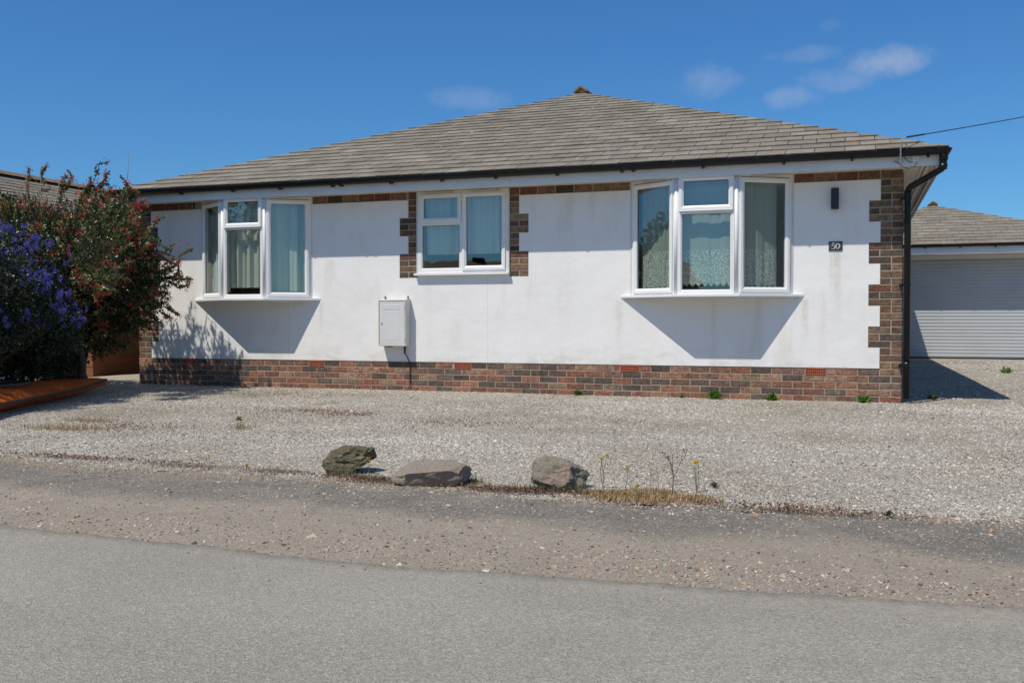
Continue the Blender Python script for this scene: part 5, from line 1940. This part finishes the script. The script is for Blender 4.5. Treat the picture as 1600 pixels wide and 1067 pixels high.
M['stem'] = simple('thin_green_stem', (0.12, 0.13, 0.05), 0.7, 0.1)
flower_plant((-2.585, 4.99, 0), [(-2.59, 4.99, 0.090), (-2.575, 4.985, 0.078)], 'yellow wildflower on a thin stem beside the mossy boulder')
flower_plant((-1.225, 4.99, 0), [(-1.235, 4.99, 0.150), (-1.205, 5.0, 0.170), (-1.232, 4.98, 0.155)], 'tall yellow wildflower right of the angular pinkish boulder')
flower_plant((-1.11, 5.0, 0), [(-1.10, 5.0, 0.105)], 'single orange-yellow wildflower between the boulder and the dry grass')
flower_plant((-0.74, 5.0, 0), [(-0.755, 5.0, 0.150), (-0.735, 5.0, 0.156), (-0.748, 5.01, 0.153)], 'cluster of yellow wildflowers right of the bare dead stalk')
flower_plant((-1.00, 4.80, 0), [(-1.0, 4.80, 0.055), (-1.01, 4.805, 0.048)], 'low yellow wildflower standing in the dry grass patch')
flower_plant((-3.36, 4.93, 0), [(-3.36, 4.93, 0.02), (-3.35, 4.925, 0.026)], 'low yellow wildflower on the left part of the forecourt edge')
flower_plant((-3.85, 5.25, 0), [(-3.85, 5.25, 0.02), (-3.90, 5.2, 0.012)], 'pair of tiny yellow wildflowers at the far left of the forecourt edge')

ds = empty('dead_stalk', (-0.852, 4.93, 0), 'bare branching dead stalk standing behind the dry grass patch', 'dead plant')
st = MB()
b = Vector((-0.852, 4.93, -0.01))
st.tube([b, b + Vector((0.004, 0, 0.09)), b + Vector((-0.001, 0, 0.15))], [0.0034, 0.0028, 0.0022], 6)
top = b + Vector((-0.001, 0, 0.15))
for q in ([(0, 0, 0), (-0.015, 0, 0.03), (-0.035, 0, 0.06), (-0.055, 0, 0.068)], [(0, 0, 0), (0.003, 0, 0.03), (0.0, 0, 0.06)], [(0.004, 0, -0.06), (0.02, 0, -0.03), (0.045, 0, 0.03), (0.055, 0, 0.085)], [(0, 0, -0.03), (-0.012, 0, 0.02), (-0.02, 0, 0.045)],
          [(0.045, 0, 0.03), (0.06, 0, 0.045), (0.072, 0, 0.08)], [(-0.015, 0, 0.03), (-0.03, 0.01, 0.035), (-0.048, 0.01, 0.055)]):
    st.tube([top + Vector(p) for p in q], [0.0022 - 0.0004 * i for i in range(len(q))], 5)
    for k in range(5):
        z = top + Vector(q[-1]) + Vector((random.uniform(-0.01, 0.01), 0, random.uniform(-0.012, 0.008)))
        st.tube([z, z + Vector((random.uniform(-0.003, 0.003), 0, 0.006))], [0.0022, 0.001], 5)
st.build('stalk', simple('dead_stalk_brown', (0.10, 0.08, 0.065), 0.9, 0.2), ds)
for xo, yo in ((-0.955, 4.95), (-0.93, 4.96), (-0.972, 4.97)):
    s2 = MB()
    h = random.uniform(0.10, 0.125)
    s2.tube([(xo, yo, 0), (xo + random.uniform(-0.006, 0.006), yo, h * 0.6), (xo + random.uniform(-0.008, 0.008), yo, h)], [0.0016, 0.0014, 0.001], 5)
    for k in range(9):
        z = h * random.uniform(0.45, 1)
        s2.tube([(xo, yo, z), (xo + random.uniform(-0.006, 0.006), yo, z + 0.008)], [0.0018, 0.001], 5)
    tag(s2.build('dead_seed_stem', M['twig']), 'thin upright dead seed stem left of the taller bare stalk', 'dead plant', 'dead seed stems')


def grass(name, centres, n, ln, base, label, w=0.0022, flat=0.5):
    P, L_, C_ = [], [], []
    for (cx, cy, rx, ry, k) in centres:
        q = int(n * k)
        a = RNG.normal(size=(q, 2)) * 0.5
        P.append(np.stack([cx + a[:, 0] * rx, cy + a[:, 1] * ry, np.full(q, -0.006)], 1))
    P = np.concatenate(P)
    n = len(P)
    az = RNG.uniform(0, 2 * math.pi, n)
    el = RNG.uniform(flat * 0.3, 1.45, n)
    D = np.stack([np.cos(az) * np.cos(el), np.sin(az) * np.cos(el), np.sin(el)], 1)
    S = ln * RNG.uniform(0.35, 1.1, n)
    Sd = np.stack([-np.sin(az), np.cos(az), np.zeros(n)], 1)
    mid = P + D * (S * 0.55)[:, None]
    tip = P + D * S[:, None] - np.array([0, 0, 1]) * (S * 0.22 * np.cos(el))[:, None]
    wv = Sd * w
    V = np.stack([P - wv, P + wv, mid + wv * 0.8, mid - wv * 0.8, mid - wv * 0.8, mid + wv * 0.8, tip + wv * 0.15, tip - wv * 0.15], 1).reshape(-1, 3)
    F_ = np.arange(n * 8).reshape(-1, 4)
    C = np.repeat(jitcol(n, base, 0.3, 0.08), 2, 0)
    o = fast_mesh(name, V, F_, M['weed'], None, C)
    return tag(o, label, 'grass', kind='stuff')


grass('dry_grass', [(-1.13, 4.82, 0.15, 0.12, 0.3), (-0.97, 4.84, 0.17, 0.17, 0.6), (-0.74, 4.84, 0.13, 0.08, 0.25), (-0.93, 4.95, 0.10, 0.07, 0.15)], 5200, 0.030, (0.42, 0.295, 0.15), 'straw-coloured dry grass at the gravel edge right of the boulders')
grass('dead_grass', [(-2.45, 4.86, 0.26, 0.11, 0.3), (-1.75, 4.80, 0.22, 0.10, 0.3), (-3.15, 4.95, 0.22, 0.06, 0.15), (-4.7, 5.0, 0.6, 0.05, 0.15), (-3.8, 4.97, 0.4, 0.05, 0.15), (-1.25, 4.86, 0.14, 0.05, 0.2), (-1.94, 4.93, 0.05, 0.05, 0.12), (-0.3, 4.68, 0.4, 0.04, 0.2), (-2.6, 4.93, 0.14, 0.05, 0.12)], 4200, 0.022, (0.26, 0.195, 0.13), 'brown dead moss and grass along the forecourt edge', 0.0018)
grass('boulder_grass', [(-1.93, 4.95, 0.05, 0.04, 0.25), (-1.55, 4.81, 0.12, 0.02, 0.4), (-1.34, 4.86, 0.05, 0.03, 0.25), (-2.72, 4.93, 0.12, 0.02, 0.2)], 700, 0.055, (0.17, 0.16, 0.07), 'thin greenish grass tufts round the feet of the boulders', 0.0016)
grass('gravel_grass', [(-6.0, 6.35, 0.5, 0.16, 0.6), (-6.3, 6.9, 0.3, 0.1, 0.3), (-4.75, 6.9, 0.1, 0.08, 0.12), (-4.9, 8.4, 0.3, 0.1, 0.15)], 1300, 0.05, (0.36, 0.25, 0.13), 'sparse straw-like grass on the gravel left of centre', 0.002)

# leaf litter
n = 4200
cxs = np.array([(-5.6, 6.6, 0.4, 0.25), (-4.4, 8.1, 0.3, 0.25), (-3.2, 7.75, 0.6, 0.34), (-4.6, 5.02, 0.7, 0.05), (-2.4, 4.82, 0.5, 0.06), (-0.2, 4.72, 0.45, 0.08), (-1.6, 4.76, 0.4, 0.04), (-5.0, 8.3, 0.6, 0.2), (-6.5, 10.0, 1.0, 0.5)])
pk = RNG.integers(0, len(cxs), n)
a = RNG.normal(size=(n, 2)) * 0.6
P = np.stack([cxs[pk, 0] + a[:, 0] * cxs[pk, 2], cxs[pk, 1] + a[:, 1] * cxs[pk, 3], RNG.uniform(0.004, 0.012, n)], 1)
D = RNG.normal(size=(n, 3)) * np.array([1, 1, 0.25])
V, F_, C = leaf_cloud(P, D, 0.017 * RNG.uniform(0.5, 1.3, n), jitcol(n, (0.20, 0.105, 0.065), 0.35), 0.5)
tag(fast_mesh('leaf_litter', V, F_, M['weed'], None, C), 'reddish-brown dead leaf litter scattered over the gravel', 'leaf litter', kind='stuff')

# ------------------------------------------------------------------ across the road (seen mirrored in the panes)
M['cream'] = simple('cream_wall', (0.62, 0.60, 0.52), 0.8, 0.05, 2)
M['redtile'] = simple('brown_tiled_roof', (0.16, 0.085, 0.055), 0.85, 0.25, 3, 0.01, 8)


def far_house(loc, rz, w, d, h, rise, label, gable_front=True, chimney=False):
    e = bpy.data.objects.new('house', None)
    COL.objects.link(e)
    e.location = loc
    tag(e, label, 'house')
    T = Matrix.Translation(Vector(loc)) @ Matrix.Rotation(rz, 4, 'Z')

    def put(mb, name, mat, par):
        mb.v = [tuple(T @ Vector(p)) for p in mb.v]
        o = mb.build(name, mat)
        o.parent = par
        o.matrix_parent_inverse = Matrix.Translation(-par.location)
        return o
    a = MB()
    a.box((-w / 2, -d / 2, -0.1), (w / 2, d / 2, h))
    for y in (-d / 2, d / 2): a.prism([(-w / 2, h), (w / 2, h), (0, h + rise)], 1, y - 0.001 * (1 if y < 0 else -1), y + 0.05 * (1 if y < 0 else -1))
    put(a, 'wall', M['cream'], e)
    r = MB()
    ov = 0.35
    k = rise / (w / 2)
    for sx in (-1, 1):
        r.prism([(0, h + rise + 0.12), (sx * (w / 2 + ov), h - ov * k + 0.12), (sx * (w / 2 + ov), h - ov * k), (0, h + rise)], 1, -d / 2 - 0.25, d / 2 + 0.25)
    ro = put(r, 'roof', M['redtile'], e)
    if chimney:
        c = MB(); c.box((-0.3, 1.0, h + rise - 0.2), (0.3, 1.7, h + rise + 0.4)); put(c, 'chimney', M['brick'], ro)
    v = MB(); v.tube([(0, -d / 2 - 0.02, h + rise * 0.35), (0, -d / 2 + 0.02, h + rise * 0.35)], 0.35, 20); put(v, 'vent', M['seam'], e)
    for x in (-w / 4, w / 4):
        g_ = MB(); g_.box((x - 0.6, -d / 2 - 0.03, 1.0), (x + 0.6, -d / 2 + 0.01, 2.1)); put(g_, 'window', M['dark'], e)
    return e


far_house((23.0, -4.5, 0), R(58), 8.5, 9, 4.3, 2.9, 'cream gabled house across the road, mirrored in the right bay window')
far_house((-19.9, -33, 0), R(70), 9, 22, 2.7, 1.6, 'long low house across the road, mirrored in the middle window', chimney=True)


def tree(loc, h, r, label, n=16000, base=(0.05, 0.085, 0.025), trunk=True, name='tree', cat='tree', ls=0.13):
    e = empty(name, loc, label, cat)
    L = Vector(loc)
    if trunk:
        t = MB()
        t.tube([L - Vector((0, 0, 0.2)), L + Vector((0.1, 0, h * 0.3)), L + Vector((-0.05, 0.1, h * 0.75))], [0.17, 0.12, 0.04], 8)
        for k in range(7):
            a = random.uniform(0, 6.28)
            z = h * random.uniform(0.3, 0.6)
            t.tube([L + Vector((0, 0, z)), L + Vector((math.cos(a) * r * 0.4, math.sin(a) * r * 0.4, z + h * 0.14)), L + Vector((math.cos(a) * r * 0.8, math.sin(a) * r * 0.8, z + h * 0.2))], [0.06, 0.04, 0.012], 6)
        t.build('trunk', M['bark'], e, smooth=True)
    P, D = [], []
    for k in range(12):
        d = RNG.normal(size=3); d /= np.linalg.norm(d)
        zc = h * 0.62 if trunk else h * 0.5
        c = np.array(loc) + np.array([0, 0, zc]) + d * np.array([r * 0.55, r * 0.55, (h - zc) * 0.55])
        p, q = ell(n // 12, c, np.array([r, r, (h - zc)]) * RNG.uniform(0.3, 0.5), 0.3)
        P.append(p); D.append(q)
    P, D = np.concatenate(P), np.concatenate(D)
    ok = P[:, 2] > 0.03
    V, F_, C = leaf_cloud(P[ok], D[ok] + RNG.normal(0, 0.7, (ok.sum(), 3)), ls * RNG.uniform(0.6, 1.2, ok.sum()), jitcol(ok.sum(), base, 0.3), 0.55)
    fast_mesh('crown', V, F_, M['weed'], e, C)


tree((-15.8, -4.0, 0), 6.0, 2.4, 'broad leafy tree across the road, mirrored in the left bay window')
tree((-18.5, 4.4, 0), 4.2, 1.6, 'smaller tree on the near side of the road, left of the forecourt', 9000)
tree((-4.9, -9.2, 0), 1.95, 1.5, 'rounded garden bush across the road, left of its twin', 5000, (0.05, 0.07, 0.025), False, 'bush', 'bush', 0.07)
tree((-2.3, -9.2, 0), 1.80, 1.3, 'rounded garden bush across the road, right of its twin', 5000, (0.05, 0.07, 0.025), False, 'bush', 'bush', 0.07)
tree((-12.5, 2.6, 0), 2.6, 1.3, 'tall garden bush left of the forecourt beyond the frame', 7000, (0.05, 0.075, 0.025), False, 'bush', 'bush', 0.07)
